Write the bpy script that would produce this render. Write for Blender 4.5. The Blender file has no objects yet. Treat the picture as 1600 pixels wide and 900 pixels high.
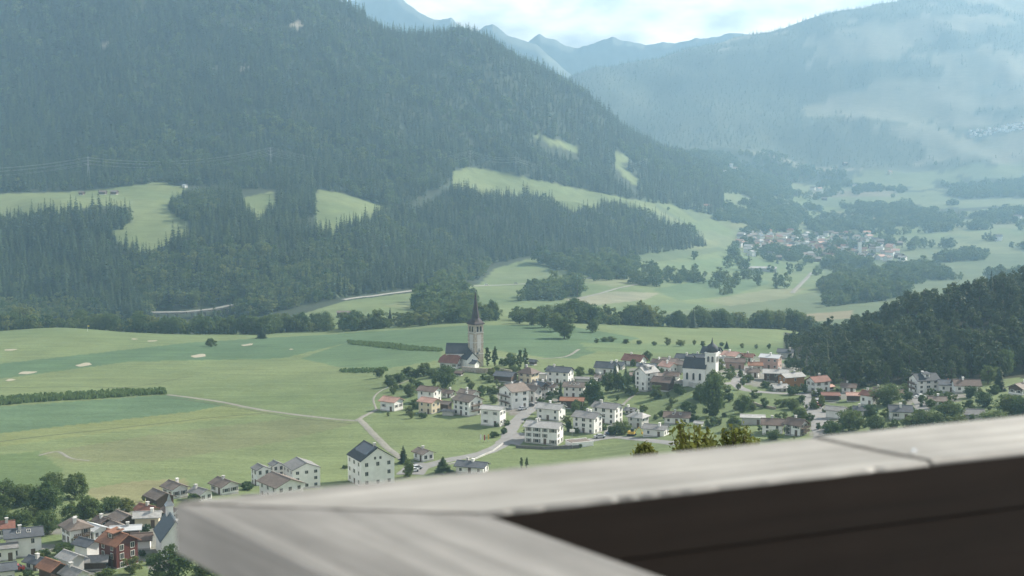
import bpy, math, random
import numpy as np
from mathutils import Vector, Matrix
random.seed(7); RNG = np.random.default_rng(7)
R = math.radians
scene = bpy.context.scene
COL = scene.collection

# ------------------------------------------------------------------ camera
F = 2200.0                       # focal length in pixels of the 1600 px wide photograph
PITCH = math.atan(250 / F)
CP, SP = math.cos(PITCH), math.sin(PITCH)
cam_data = bpy.data.cameras.new('camera')
cam_data.sensor_width = 36.0
cam_data.lens = 36.0 * F / 1600
cam_data.clip_start = 0.05
cam_data.clip_end = 40000
cam_data.dof.use_dof = True
cam_data.dof.focus_distance = 600
cam_data.dof.aperture_fstop = 7.5
cam = bpy.data.objects.new('camera', cam_data)
COL.objects.link(cam)
cam.rotation_euler = (math.pi / 2 - PITCH, 0, 0)
scene.camera = cam

# ------------------------------------------------------------------ sky, sun, exposure
SUN_EL, SUN_AZ = 35.0, 57.0      # degrees; azimuth measured from the viewing direction towards the right
world = bpy.data.worlds.new('World')
scene.world = world
world.use_nodes = True
nt = world.node_tree
nt.nodes.clear()
def N(nt, kind, **kw):
    n = nt.nodes.new(kind)
    for k, v in kw.items():
        setattr(n, k, v)
    return n
out = N(nt, 'ShaderNodeOutputWorld')
bg = N(nt, 'ShaderNodeBackground')
sky = N(nt, 'ShaderNodeTexSky', sky_type='NISHITA', sun_disc=False)
sky.sun_elevation = R(SUN_EL)
sky.sun_rotation = R(SUN_AZ)
sky.air_density = 1.0; sky.dust_density = 0.7; sky.altitude = 700
tc = N(nt, 'ShaderNodeTexCoord')
mp = N(nt, 'ShaderNodeMapping'); mp.inputs['Scale'].default_value = (1.0, 1.0, 2.6)
ns = N(nt, 'ShaderNodeTexNoise'); ns.inputs['Scale'].default_value = 7.0; ns.inputs['Detail'].default_value = 9; ns.inputs['Roughness'].default_value = 0.56
ns.inputs['Distortion'].default_value = 0.25
rp = N(nt, 'ShaderNodeValToRGB')
rp.color_ramp.elements[0].position = 0.40; rp.color_ramp.elements[1].position = 0.56
ns2 = N(nt, 'ShaderNodeTexNoise'); ns2.inputs['Scale'].default_value = 16.0; ns2.inputs['Detail'].default_value = 6
cr = N(nt, 'ShaderNodeValToRGB')
cr.color_ramp.elements[0].position = 0.34; cr.color_ramp.elements[0].color = (7.0, 7.2, 7.3, 1)
cr.color_ramp.elements[1].position = 0.65; cr.color_ramp.elements[1].color = (24.5, 22.8, 20.2, 1)
mx = N(nt, 'ShaderNodeMix', data_type='RGBA')
L = nt.links.new
L(tc.outputs['Generated'], mp.inputs['Vector'])
L(mp.outputs['Vector'], ns.inputs['Vector']); L(mp.outputs['Vector'], ns2.inputs['Vector'])
sx = N(nt, 'ShaderNodeSeparateXYZ'); L(tc.outputs['Generated'], sx.inputs[0])
lowc = N(nt, 'ShaderNodeMapRange')          # clouds overlap more and more towards the horizon
lowc.inputs['From Min'].default_value = 0.05; lowc.inputs['From Max'].default_value = 0.5; lowc.inputs['To Min'].default_value = 0.13; lowc.inputs['To Max'].default_value = -0.07
L(sx.outputs['Z'], lowc.inputs['Value'])
cadd = N(nt, 'ShaderNodeMath', operation='ADD'); L(ns.outputs['Fac'], cadd.inputs[0]); L(lowc.outputs['Result'], cadd.inputs[1])
L(cadd.outputs[0], rp.inputs['Fac']); L(ns2.outputs['Fac'], cr.inputs['Fac'])
L(rp.outputs['Color'], mx.inputs['Factor'])
L(sky.outputs['Color'], mx.inputs['A']); L(cr.outputs['Color'], mx.inputs['B'])
L(mx.outputs['Result'], bg.inputs['Color'])
bg.inputs['Strength'].default_value = 0.05
L(bg.outputs['Background'], out.inputs['Surface'])

sun_data = bpy.data.lights.new('sun', 'SUN')
sun_data.energy = 5.0
sun_data.angle = R(0.53)
sun_data.color = (1.0, 0.92, 0.79)
sun = bpy.data.objects.new('sun', sun_data)
COL.objects.link(sun)
_sd = Vector((math.sin(R(SUN_AZ)) * math.cos(R(SUN_EL)), math.cos(R(SUN_AZ)) * math.cos(R(SUN_EL)), math.sin(R(SUN_EL))))
sun.rotation_euler = _sd.to_track_quat('Z', 'Y').to_euler()
sun.location = (0, 0, 50)

vs = scene.view_settings
vs.view_transform = 'Standard'; vs.look = 'None'; vs.exposure = 1.0; vs.gamma = 1.0; vs.use_curve_mapping = False
cy = scene.cycles
cy.max_bounces = 5; cy.diffuse_bounces = 2; cy.glossy_bounces = 2; cy.transmission_bounces = 3
cy.volume_bounces = 1; cy.transparent_max_bounces = 6
cy.use_denoising = True
cy.use_adaptive_sampling = True; cy.adaptive_threshold = 0.015

# ------------------------------------------------------------------ helpers
def ray(px, py):
    u, v = (px - 800) / F, (450 - py) / F
    return Vector((u, CP + v * SP, -SP + v * CP))
def at(px, py, D):
    r = ray(px, py)
    return r * (D / r.y)
def px_of(x, y, z):              # projection of world points (numpy) into the photograph
    d = y * CP - z * SP
    return 800 + F * x / d, 450 - F * (y * SP + z * CP) / d

def tag(o, label=None, cat=None, group=None, kind=None):
    if label: o['label'] = label
    if cat: o['category'] = cat
    if group: o['group'] = group
    if kind: o['kind'] = kind
    return o
def empty(name, loc=(0, 0, 0), rz=0.0):
    o = bpy.data.objects.new(name, None)
    o.empty_display_size = 0.5
    COL.objects.link(o)
    o.location = loc; o.rotation_euler = (0, 0, rz)
    return o
def link(name, mesh, parent=None, loc=None, rz=None, scale=None):
    o = bpy.data.objects.new(name, mesh)
    COL.objects.link(o)
    if parent: o.parent = parent
    if loc is not None: o.location = loc
    if rz is not None: o.rotation_euler = (0, 0, rz)
    if scale is not None: o.scale = scale
    return o

class MB:
    """collects faces; mesh() gives one mesh datablock, build() one object"""
    def __init__(s): s.v = []; s.f = []; s.m = []
    def add(s, vs, fs, mi=0):
        b = len(s.v); s.v += [tuple(p) for p in vs]
        s.f += [tuple(b + i for i in f) for f in fs]; s.m += [mi] * len(fs)
        return s
    def box(s, x0, x1, y0, y1, z0, z1, mi=0):
        return s.add([(x0,y0,z0),(x1,y0,z0),(x1,y1,z0),(x0,y1,z0),(x0,y0,z1),(x1,y0,z1),(x1,y1,z1),(x0,y1,z1)],
                     [(0,3,2,1),(4,5,6,7),(0,1,5,4),(1,2,6,5),(2,3,7,6),(3,0,4,7)], mi)
    def prism(s, poly, z0, z1, mi=0):        # poly counter-clockwise in xy
        n = len(poly)
        return s.add([(x,y,z0) for x,y in poly] + [(x,y,z1) for x,y in poly],
                     [tuple(range(n-1,-1,-1)), tuple(range(n,2*n))] + [(i,(i+1)%n,n+(i+1)%n,n+i) for i in range(n)], mi)
    def loft(s, rings, mi=0, cap=True):
        n = len(rings[0]); b = [p for r in rings for p in r]; fs = []
        for k in range(len(rings) - 1):
            for i in range(n):
                j = (i + 1) % n
                fs.append((k*n+i, k*n+j, (k+1)*n+j, (k+1)*n+i))
        if cap:
            fs.append(tuple(range(n-1,-1,-1))); fs.append(tuple(range((len(rings)-1)*n, len(rings)*n)))
        return s.add(b, fs, mi)
    def tube(s, p, q, r0, r1=None, n=6, mi=0):
        p, q = Vector(p), Vector(q); r1 = r0 if r1 is None else r1
        d = (q - p).normalized(); a = d.orthogonal().normalized(); b = d.cross(a)
        ring = lambda c, r: [c + (a*math.cos(t) + b*math.sin(t))*r for t in [2*math.pi*i/n for i in range(n)]]
        return s.loft([ring(p, r0), ring(q, r1)], mi)
    def mesh(s, name, mats, smooth=False):
        me = bpy.data.meshes.new(name)
        me.from_pydata(s.v, [], s.f)
        for m in (mats if isinstance(mats, (list, tuple)) else [mats]): me.materials.append(m)
        if any(s.m): me.polygons.foreach_set('material_index', s.m)
        if smooth: me.polygons.foreach_set('use_smooth', [True] * len(me.polygons))
        me.update()
        return me
    def build(s, name, mats, parent=None, loc=None, rz=None, smooth=False):
        return link(name, s.mesh(name, mats, smooth), parent, loc, rz)

# ------------------------------------------------------------------ materials
MATS = {}
def mat(name, col, rough=0.8, var=0.12, scale=3.0, bump=0.0, rand=0.0, spec=0.3, stretch=None, metal=0.0, var2=0.0, scale2=0.3):
    """base colour with two scales of uneven wear, optional relief and a random shift from object to object"""
    if name in MATS: return MATS[name]
    m = bpy.data.materials.new(name); m.use_nodes = True
    t = m.node_tree; b = t.nodes['Principled BSDF']; l = t.links.new
    b.inputs['Roughness'].default_value = rough
    b.inputs['Specular IOR Level'].default_value = spec
    b.inputs['Metallic'].default_value = metal
    c = N(t, 'ShaderNodeTexCoord')
    mpn = N(t, 'ShaderNodeMapping')
    if stretch: mpn.inputs['Scale'].default_value = stretch
    l(c.outputs['Object'], mpn.inputs['Vector'])
    n1 = N(t, 'ShaderNodeTexNoise'); n1.inputs['Scale'].default_value = scale; n1.inputs['Detail'].default_value = 6
    l(mpn.outputs['Vector'], n1.inputs['Vector'])
    mr = N(t, 'ShaderNodeMapRange'); mr.inputs['From Min'].default_value = 0.3; mr.inputs['From Max'].default_value = 0.7
    mr.inputs['To Min'].default_value = 1 - var; mr.inputs['To Max'].default_value = 1 + var
    l(n1.outputs['Fac'], mr.inputs['Value'])
    val = mr.outputs['Result']
    if var2:
        n2 = N(t, 'ShaderNodeTexNoise'); n2.inputs['Scale'].default_value = scale2; n2.inputs['Detail'].default_value = 3
        l(mpn.outputs['Vector'], n2.inputs['Vector'])
        mr2 = N(t, 'ShaderNodeMapRange'); mr2.inputs['From Min'].default_value = 0.3; mr2.inputs['From Max'].default_value = 0.7
        mr2.inputs['To Min'].default_value = 1 - var2; mr2.inputs['To Max'].default_value = 1 + var2
        l(n2.outputs['Fac'], mr2.inputs['Value'])
        mm = N(t, 'ShaderNodeMath', operation='MULTIPLY'); l(val, mm.inputs[0]); l(mr2.outputs['Result'], mm.inputs[1]); val = mm.outputs[0]
    if rand:
        oi = N(t, 'ShaderNodeObjectInfo')
        mr3 = N(t, 'ShaderNodeMapRange'); mr3.inputs['To Min'].default_value = 1 - rand; mr3.inputs['To Max'].default_value = 1 + rand
        l(oi.outputs['Random'], mr3.inputs['Value'])
        mm = N(t, 'ShaderNodeMath', operation='MULTIPLY'); l(val, mm.inputs[0]); l(mr3.outputs['Result'], mm.inputs[1]); val = mm.outputs[0]
    vm = N(t, 'ShaderNodeVectorMath', operation='SCALE'); vm.inputs[0].default_value = col[:3]
    l(val, vm.inputs['Scale']); l(vm.outputs['Vector'], b.inputs['Base Color'])
    if bump:
        bn = N(t, 'ShaderNodeBump'); bn.inputs['Strength'].default_value = bump; bn.inputs['Distance'].default_value = 0.05
        l(n1.outputs['Fac'], bn.inputs['Height']); l(bn.outputs['Normal'], b.inputs['Normal'])
    MATS[name] = m
    return m
def leaf_mat(name, col, warm, rand=0.25, trans=0.35):
    """leaves: diffuse and translucent, hue drifting from clump to clump and tree to tree"""
    m = bpy.data.materials.new(name); m.use_nodes = True
    t = m.node_tree; t.nodes.clear(); l = t.links.new
    o = N(t, 'ShaderNodeOutputMaterial')
    c = N(t, 'ShaderNodeTexCoord'); n1 = N(t, 'ShaderNodeTexNoise'); n1.inputs['Scale'].default_value = 5.0; n1.inputs['Detail'].default_value = 2
    l(c.outputs['Object'], n1.inputs['Vector'])
    oi = N(t, 'ShaderNodeObjectInfo')
    ad = N(t, 'ShaderNodeMath', operation='MULTIPLY_ADD'); ad.inputs[1].default_value = 0.8; 
    l(oi.outputs['Random'], ad.inputs[0]); l(n1.outputs['Fac'], ad.inputs[2])
    mr = N(t, 'ShaderNodeMapRange'); mr.inputs['From Min'].default_value = 0.3; mr.inputs['From Max'].default_value = 1.5
    l(ad.outputs[0], mr.inputs['Value'])
    mxn = N(t, 'ShaderNodeMix', data_type='RGBA')
    mxn.inputs['A'].default_value = (*col, 1); mxn.inputs['B'].default_value = (*warm, 1)
    l(mr.outputs['Result'], mxn.inputs['Factor'])
    d = N(t, 'ShaderNodeBsdfPrincipled'); d.inputs['Roughness'].default_value = 0.55; d.inputs['Specular IOR Level'].default_value = 0.08
    tr = N(t, 'ShaderNodeBsdfTranslucent'); ms = N(t, 'ShaderNodeMixShader'); ms.inputs[0].default_value = trans
    l(mxn.outputs['Result'], d.inputs['Base Color']); l(mxn.outputs['Result'], tr.inputs['Color'])
    l(d.outputs[0], ms.inputs[1]); l(tr.outputs[0], ms.inputs[2]); l(ms.outputs[0], o.inputs['Surface'])
    MATS[name] = m
    return m
# ------------------------------------------------------------------ terrain
# heights from points read off the photograph with their distance: (px, py, D metres ahead)
CTRL = []
def P(px, *pairs):
    for py, D in pairs:
        p = at(px, py, D); CTRL.append((p.x / D, math.log(D), p.z / D))
def Z(px, *pairs):
    for D, z in pairs: CTRL.append(((px - 800) / F, math.log(D), z / D))
for px in (-700, -250, 350, 900, 1500, 2000, 2450):
    Z(px, (120, -58), (220, -86))
P(-700, (870, 330), (740, 430), (620, 600), (560, 760), (520, 950), (478, 1350), (335, 1620), (305, 1850), (200, 2150), (60, 2350), (-120, 2650), (-200, 3200), (-200, 4500), (-100, 6500))
P(-250, (870, 330), (740, 430), (620, 600), (560, 760), (516, 950), (482, 1340), (340, 1620), (303, 1850), (200, 2130), (60, 2330), (-120, 2650), (-200, 3200), (-150, 4500), (-100, 6500))
P(100, (880, 320), (800, 372), (720, 450), (620, 600), (560, 760), (513, 950), (487, 1330), (400, 1480), (322, 1640), (298, 1850), (200, 2120), (80, 2300), (-40, 2480), (-160, 2800))
P(350, (880, 325), (760, 415), (690, 495), (620, 600), (560, 770), (524, 930), (490, 1310), (420, 1430), (345, 1620), (305, 1830), (200, 2170), (80, 2370), (-20, 2560), (-100, 2800), (-20, 3300))
P(560, (900, 325), (740, 445), (660, 530), (600, 640), (550, 790), (522, 910), (480, 1240), (452, 1420), (360, 1720), (320, 1900), (285, 2080), (180, 2350), (70, 2620), (26, 2760), (90, 3100), (160, 4200))
P(740, (900, 330), (745, 440), (690, 492), (640, 552), (600, 612), (572, 662), (542, 770), (508, 905), (485, 1240), (455, 1480), (435, 1700), (395, 1930), (320, 2120), (270, 2380), (185, 2640), (66, 2900), (130, 3250), (200, 4500))
P(900, (720, 465), (660, 528), (612, 600), (560, 710), (512, 890), (492, 1230), (440, 1640), (415, 1900), (385, 2080), (320, 2330), (296, 2560), (236, 2850), (146, 3250), (190, 3600), (230, 4800))
P(1010, (700, 470), (655, 540), (612, 588), (570, 680), (530, 840), (512, 960), (492, 1290), (440, 1720), (410, 2080), (365, 2350), (328, 2560), (285, 3000), (230, 3700), (240, 4200))
P(1110, (690, 468), (650, 530), (596, 592), (560, 710), (528, 860), (514, 1000), (495, 1330), (440, 1850), (405, 2320), (372, 2700), (318, 3100), (268, 3700), (245, 4300))
P(1240, (690, 462), (640, 530), (605, 590), (575, 660), (536, 840), (520, 1010), (496, 1380), (440, 2000), (410, 2500), (372, 3050), (330, 3650), (300, 4200), (268, 4600))
P(1350, (690, 455), (640, 520), (618, 560), (580, 625), (535, 730), (522, 780), (560, 960), (480, 1500), (440, 2000), (410, 2500), (372, 3050), (335, 3600), (300, 4200), (270, 4600))
P(1480, (680, 450), (630, 512), (612, 545), (566, 620), (492, 730), (482, 770), (540, 960), (500, 1250), (440, 2000), (400, 2600), (360, 3150), (335, 3600), (300, 4200), (272, 4600))
P(1600, (670, 450), (625, 505), (606, 540), (546, 620), (455, 740), (448, 780), (520, 980), (480, 1350), (430, 2050), (395, 2600), (355, 3150), (325, 3650), (295, 4200), (265, 4600))
P(2000, (640, 450), (600, 520), (500, 640), (390, 760), (385, 860), (470, 1100), (450, 1500), (420, 2050), (385, 2700), (340, 3300), (290, 4200), (260, 4600))
P(2450, (640, 450), (600, 520), (480, 640), (380, 760), (370, 860), (450, 1100), (440, 1500), (400, 2050), (360, 2700), (310, 3400), (250, 4500))
# the mountain on the right and the spur closing the valley
P(940, (205, 5000), (118, 5500), (160, 6200), (220, 7000))
P(1060, (228, 4700), (140, 5250), (76, 5600), (140, 6200), (200, 7000))
P(1180, (232, 4750), (130, 5250), (52, 5650), (120, 6300), (200, 7000))
P(1290, (230, 4800), (130, 5200), (30, 5700), (90, 6300), (180, 7000))
P(1400, (228, 4800), (130, 5150), (0, 5850), (50, 6500), (150, 7000))
P(1500, (225, 4800), (130, 5200), (-25, 6000), (20, 6600))
P(1600, (220, 4800), (120, 5200), (-30, 6000), (10, 6600))
P(2000, (200, 4900), (100, 5300), (-60, 6200), (0, 7000))
P(2450, (180, 4900), (80, 5300), (-80, 6200), (0, 7000))
for px in (-700, 100, 740): Z(px, (5500, 100), (7000, 60))
CT = np.array(CTRL)
KU, KL = 2.2, 1.0                 # weights of the two axes
def _U(r2): return np.where(r2 > 1e-12, r2 * np.log(np.maximum(r2, 1e-12)), 0.0)
def _tps():
    q = np.stack([CT[:, 0] * KU, CT[:, 1] * KL], 1); n = len(q)
    r2 = ((q[:, None] - q[None]) ** 2).sum(-1)
    A = np.zeros((n + 3, n + 3)); A[:n, :n] = _U(r2) + np.eye(n) * 1e-4
    Pm = np.concatenate([np.ones((n, 1)), q], 1); A[:n, n:] = Pm; A[n:, :n] = Pm.T
    w = np.linalg.solve(A, np.concatenate([CT[:, 2], np.zeros(3)]))
    return q, w
_q, _w = _tps()
def tps(u, l):
    a = np.stack([u * KU, l * KL], 1); o = np.empty(len(a)); n = len(_q)
    for i in range(0, len(a), 20000):
        b = a[i:i+20000]
        r2 = ((b[:, None] - _q[None]) ** 2).sum(-1)
        o[i:i+20000] = _U(r2) @ _w[:n] + _w[n] + b @ _w[n+1:]
    return o
def vnoise(x, y, seed=0):         # smooth value noise
    xi, yi = np.floor(x).astype(np.int64), np.floor(y).astype(np.int64)
    fx, fy = x - xi, y - yi; fx = fx*fx*(3-2*fx); fy = fy*fy*(3-2*fy)
    def h(a, b):
        k = (a * 374761393 + b * 668265263 + seed * 1442695041) & 0xFFFFFFFF
        k = ((k ^ (k >> 13)) * 1274126177) & 0xFFFFFFFF
        return ((k ^ (k >> 16)) & 0xFFFF) / 65535.0
    return (h(xi,yi)*(1-fx)+h(xi+1,yi)*fx)*(1-fy) + (h(xi,yi+1)*(1-fx)+h(xi+1,yi+1)*fx)*fy
def fbm(x, y, seed=0, o=4):
    s = 0; a = 0.5; t = 0
    for k in range(o):
        s = s + a * vnoise(x * 2**k, y * 2**k, seed + k); t += a; a *= 0.5
    return s / t
UMIN, UMAX, NU = -0.62, 0.62, 560
ug = np.linspace(UMIN, UMAX, NU)
lg = np.concatenate([np.log([4, 20, 50, 90, 140, 180, 220, 260, 290]), np.linspace(math.log(310), math.log(3000), 400), np.linspace(math.log(3025), math.log(7000), 110)])
NL = len(lg)
# coarse evaluation, then cubic-ish refinement through direct evaluation
UU, LL = np.meshgrid(ug, lg)
uc = np.linspace(UMIN, UMAX, 125); lc = np.linspace(math.log(120), math.log(7000), 260)
_a, _b = np.meshgrid(uc, lc)
TC = tps(_a.ravel(), _b.ravel()).reshape(260, 125)
TR = np.stack([np.interp(np.maximum(lg, math.log(120)), lc, TC[:, k]) for k in range(125)], 1)
TT = np.stack([np.interp(ug, uc, TR[k]) for k in range(NL)], 0)
DD = np.exp(LL); XX = UU * DD; ZZ = TT * DD
near = DD < 120
ZZ = np.where(near, -9 + (DD / 120) * (tps(ug, np.full(NU, math.log(120))) * 120 + 9)[None, :], ZZ)
# gullies and humps on the wooded slopes, gentle waves on the fields
steep = np.clip((DD - 1900) / 500, 0, 1)
rough = (fbm(XX / 260, DD / 260, 3) - 0.5) * 84 * steep + (fbm(XX / 70, DD / 70, 5) - 0.5) * 9 * np.clip((DD - 1300) / 500, 0, 1)
rough = rough * np.clip((ZZ + 175) / 70, 0.0, 1.0) + (fbm(XX / 45, DD / 45, 9) - 0.5) * 1.6 * np.clip((DD - 300) / 200, 0, 1)
big = (fbm(XX / 700, DD / 700, 13) - 0.5) * 130 * np.clip((DD - 4500) / 500, 0, 1) * np.clip((ZZ + 60) / 120, 0, 1)
ZZ = ZZ + rough + big
def ground(x, y):
    x = np.asarray(x, float); y = np.asarray(y, float)
    u = np.clip((x / y - UMIN) / (UMAX - UMIN) * (NU - 1), 0, NU - 1.001)
    l = np.interp(np.log(y), lg, np.arange(NL)); l = np.clip(l, 0, NL - 1.001)
    i, j = u.astype(int), l.astype(int); a, b = u - i, l - j
    return (ZZ[j, i]*(1-a)+ZZ[j, i+1]*a)*(1-b) + (ZZ[j+1, i]*(1-a)+ZZ[j+1, i+1]*a)*b
_marchD = np.exp(np.linspace(math.log(240), math.log(6900), 5000))
def hit(px, py, dmin=240):
    """the point of the ground seen at a pixel"""
    r = ray(px, py)
    D = _marchD[_marchD >= dmin]
    z = r.z / r.y * D; g = ground(r.x / r.y * D, D)
    k = np.nonzero(z <= g)[0]
    D0 = D[k[0]] if len(k) else 6800.0
    return Vector((r.x / r.y * D0, D0, float(ground(r.x / r.y * D0, D0))))
def inpoly(px, py, poly):
    px = np.asarray(px); py = np.asarray(py); c = np.zeros(px.shape, bool); n = len(poly)
    for i in range(n):
        x0, y0 = poly[i]; x1, y1 = poly[(i + 1) % n]
        if y0 == y1: continue
        c ^= ((y0 > py) != (y1 > py)) & (px < (x1 - x0) * (py - y0) / (y1 - y0) + x0)
    return c

# land cover, outlined where the photograph shows it
MEADOWS = [   # hillside clearings (kept free of trees)
    [(-500,325),(-500,300),(0,303),(130,299),(225,288),(240,284),(270,288),(292,296),(262,318),(268,334),(292,346),(296,366),(236,400),(186,382),(168,352),(206,348),(196,322),(150,322),(60,338),(0,344)],
    [(375,310),(430,298),(432,322),(405,346),(388,338)],
    [(492,306),(498,296),(540,303),(612,326),(585,342),(545,352),(520,372),(492,360)],
    [(706,268),(735,261),(780,268),(850,284),(960,306),(1024,318),(1030,332),(960,322),(900,332),(840,312),(770,312),(705,298)],
    [(824,211),(850,212),(908,230),(900,240),(872,230)],
    [(960,238),(996,240),(972,256),(1004,288),(988,288),(960,262)],
    [(1026,318),(1052,320),(1090,346),(1075,350)]]
LOWFIELD = [(375,520),(540,470),(750,444),(772,420),(835,402),(960,412),(1040,408),(1130,392),(1180,395),(1250,412),(1290,425),(1275,455),(1200,470),(1050,488),(900,500),(735,500),(540,520)]
FARFIELD = [(1040,360),(1130,335),(1150,320),(1260,305),(1290,285),(1400,292),(1430,310),(1370,330),(1400,345),(1600,340),(1600,375),(1480,368),(1420,392),(1330,415),(1240,420),(1160,400),(1120,385)]
RIVERWOOD = [(1280,456),(1310,432),(1380,424),(1450,408),(1600,384),(1900,360),(1900,440),(1500,445),(1380,470),(1290,480)]
PATCH = [     # polygon, colour, colour variation
    ([(-60,640),(120,627),(262,617),(352,633),(300,643),(150,660),(-60,684)], (0.075,0.135,0.06)),
    ([(-60,684),(150,660),(300,643),(352,633),(430,646),(260,664),(0,698),(-60,706)], (0.14,0.172,0.052)),
    ([(60,708),(260,676),(470,652),(560,660),(440,690),(240,722),(110,722)], (0.120,0.142,0.055)),
    ([(-60,716),(60,705),(100,735),(60,760),(-60,765)], (0.085,0.135,0.042)),
    ([(130,765),(210,752),(290,748),(300,770),(230,790),(150,782)], (0.165,0.165,0.068)),
    ([(-60,575),(300,535),(520,522),(735,508),(880,508),(1000,528),(900,560),(860,560),(760,545),(690,548),(545,535),(440,560),(200,565),(-60,600)], (0.068,0.125,0.052)),
    ([(540,536),(690,549),(690,562),(610,575),(530,574),(470,560)], (0.072,0.13,0.052)),
    ([(905,535),(1240,540),(1240,552),(1060,552),(920,548)], (0.10,0.155,0.055)),
    ([(700,478),(760,462),(800,470),(740,486)], (0.105,0.15,0.055)),
    ([(880,468),(960,455),(1030,458),(1010,468),(920,478)], (0.20,0.20,0.12)),
    ([(1020,452),(1130,432),(1210,440),(1140,462),(1060,470)], (0.085,0.14,0.055)),
    ([(900,440),(1000,425),(1050,430),(960,448)], (0.16,0.178,0.075)),
    ([(1100,470),(1200,452),(1260,450),(1230,466),(1140,478)], (0.155,0.172,0.08)),
    ([(600,478),(660,462),(700,462),(640,484)], (0.15,0.178,0.068)),
    ([(950,482),(1060,472),(1120,478),(1000,492)], (0.10,0.15,0.062)),
    ([(760,430),(860,415),(930,428),(800,442)], (0.12,0.16,0.06)),
    ([(1040,412),(1150,400),(1240,415),(1200,428),(1080,425)], (0.11,0.165,0.06)),
    ([(1270,297),(1400,297),(1400,308),(1265,308)], (0.16,0.15,0.09)),
    ([(1130,352),(1200,340),(1260,350),(1180,362)], (0.16,0.175,0.07)),
    ([(1270,312),(1360,312),(1370,322),(1270,324)], (0.10,0.135,0.055)),
    ([(1300,330),(1400,336),(1390,345),(1300,342)], (0.15,0.155,0.08)),
    ([(1440,345),(1590,343),(1590,356),(1450,360)], (0.15,0.17,0.075)),
    ([(1060,380),(1130,372),(1120,386),(1060,392)], (0.15,0.175,0.07)),
    ([(1150,500),(1330,485),(1330,497),(1170,512)], (0.20,0.17,0.09))]
PPX, PPY = px_of(XX, DD, ZZ)
big_n = fbm(XX / 90, DD / 90, 21); fine_n = fbm(XX / 14, DD / 30, 22)
C = np.empty((NL, NU, 3)); C[:] = (0.120, 0.162, 0.055)
def cover(mask, col): C[mask] = col
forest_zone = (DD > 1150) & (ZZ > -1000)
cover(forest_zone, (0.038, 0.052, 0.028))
vf = (DD > 1100) & (DD < 4700)
cover(vf & (PPX > 900) & (DD < 3200) & (ZZ < -140), (0.095, 0.13, 0.055))
for poly in (LOWFIELD, FARFIELD): cover(vf & inpoly(PPX, PPY, poly), (0.125, 0.168, 0.058))
farmid = (DD > 2600) & (DD < 4700) & (PPX > 1000) & (ZZ < -120)
cover(farmid & (fbm(XX / 170, DD / 240, 31) > 0.52), (0.13, 0.16, 0.065))
for poly in MEADOWS: cover((DD > 1400) & (DD < 3800) & inpoly(PPX, PPY, poly), (0.135, 0.172, 0.056))
for poly, col in PATCH:
    lo = 300 if min(p[1] for p in poly) > 505 else 1100
    cover((DD > lo) & (DD < (1080 if lo == 300 else 4700)) & inpoly(PPX, PPY, poly), col)
for poly in ([(778,600),(850,585),(935,590),(925,612),(860,640),(800,650),(775,630)], [(985,575),(1100,560),(1240,555),(1262,600),(1190,604),(1120,598),(1040,604),(985,596)], [(1260,606),(1330,612),(1345,640),(1300,690),(1268,690)], [(20,850),(140,800),(300,780),(330,830),(260,900),(60,930)], [(1400,606),(1530,606),(1530,620),(1440,650),(1395,640)]):
    cover((DD < 1000) & inpoly(PPX, PPY, poly) & (fbm(XX / 9, DD / 9, 91) > 0.47), (0.17, 0.165, 0.14))
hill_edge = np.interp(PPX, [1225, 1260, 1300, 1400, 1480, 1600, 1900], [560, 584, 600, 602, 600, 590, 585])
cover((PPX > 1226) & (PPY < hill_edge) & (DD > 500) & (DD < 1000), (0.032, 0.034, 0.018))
# the mountain on the right: pastures among woods; bare high alp
RIGHTALP = (DD > 4650) & (PPX > 1100) & (DD < 7000)
ALPSHIFT = lambda q: np.interp(q, [900, 1180, 1330, 1420, 1700], [-0.3, -0.22, -0.02, 0.03, 0.07])
alp_n = fbm(XX / 420, DD / 150, 41, 5) + 0.16 * (fbm(XX / 70, DD / 45, 43) - 0.5) + ALPSHIFT(PPX)
cover((DD > 4650), (0.085, 0.098, 0.058))
ALP = RIGHTALP & (alp_n > 0.475)
cover(ALP, (0.20, 0.19, 0.12))
ROCKS = [(382,106,10,5),(165,68,9,5),(335,108,8,4),(462,38,12,5)]
rock_n = np.zeros(DD.shape, bool)
for a, b, ra, rb in ROCKS: rock_n |= (DD > 2100) & (DD < 3300) & (((PPX - a) / ra) ** 2 + ((PPY - b) / rb) ** 2 < 1)
cover(rock_n, (0.26, 0.225, 0.175))
grassy = 1 + (big_n - 0.5)[..., None] * np.array([0.55, 0.36, 0.45]) + (fine_n - 0.5)[..., None] * 0.30
C *= np.clip(grassy, 0.5, 1.5)
C = C * 0.78 + C.mean(-1, keepdims=True) * 0.22

me = bpy.data.meshes.new('ground')
me.vertices.add(NL * NU)
me.vertices.foreach_set('co', np.stack([XX, DD, ZZ], -1).astype(np.float32).ravel())
ii = (np.arange(NL - 1)[:, None] * NU + np.arange(NU - 1)[None]).ravel()
quads = np.stack([ii, ii + 1, ii + NU + 1, ii + NU], 1).astype(np.int32)
me.loops.add(quads.size); me.loops.foreach_set('vertex_index', quads.ravel())
me.polygons.add(len(quads)); me.polygons.foreach_set('loop_start', np.arange(0, quads.size, 4, dtype=np.int32))
me.polygons.foreach_set('use_smooth', np.ones(len(quads), bool))
me.update(calc_edges=True)
ca = me.color_attributes.new('cover', 'FLOAT_COLOR', 'POINT')
ca.data.foreach_set('color', np.concatenate([C, np.ones((NL, NU, 1))], -1).astype(np.float32).ravel())
gm = bpy.data.materials.new('meadow_and_forest_floor'); gm.use_nodes = True
t = gm.node_tree; b = t.nodes['Principled BSDF']; b.inputs['Roughness'].default_value = 0.9; b.inputs['Specular IOR Level'].default_value = 0.1
at_n = N(t, 'ShaderNodeVertexColor', layer_name='cover')
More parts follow.
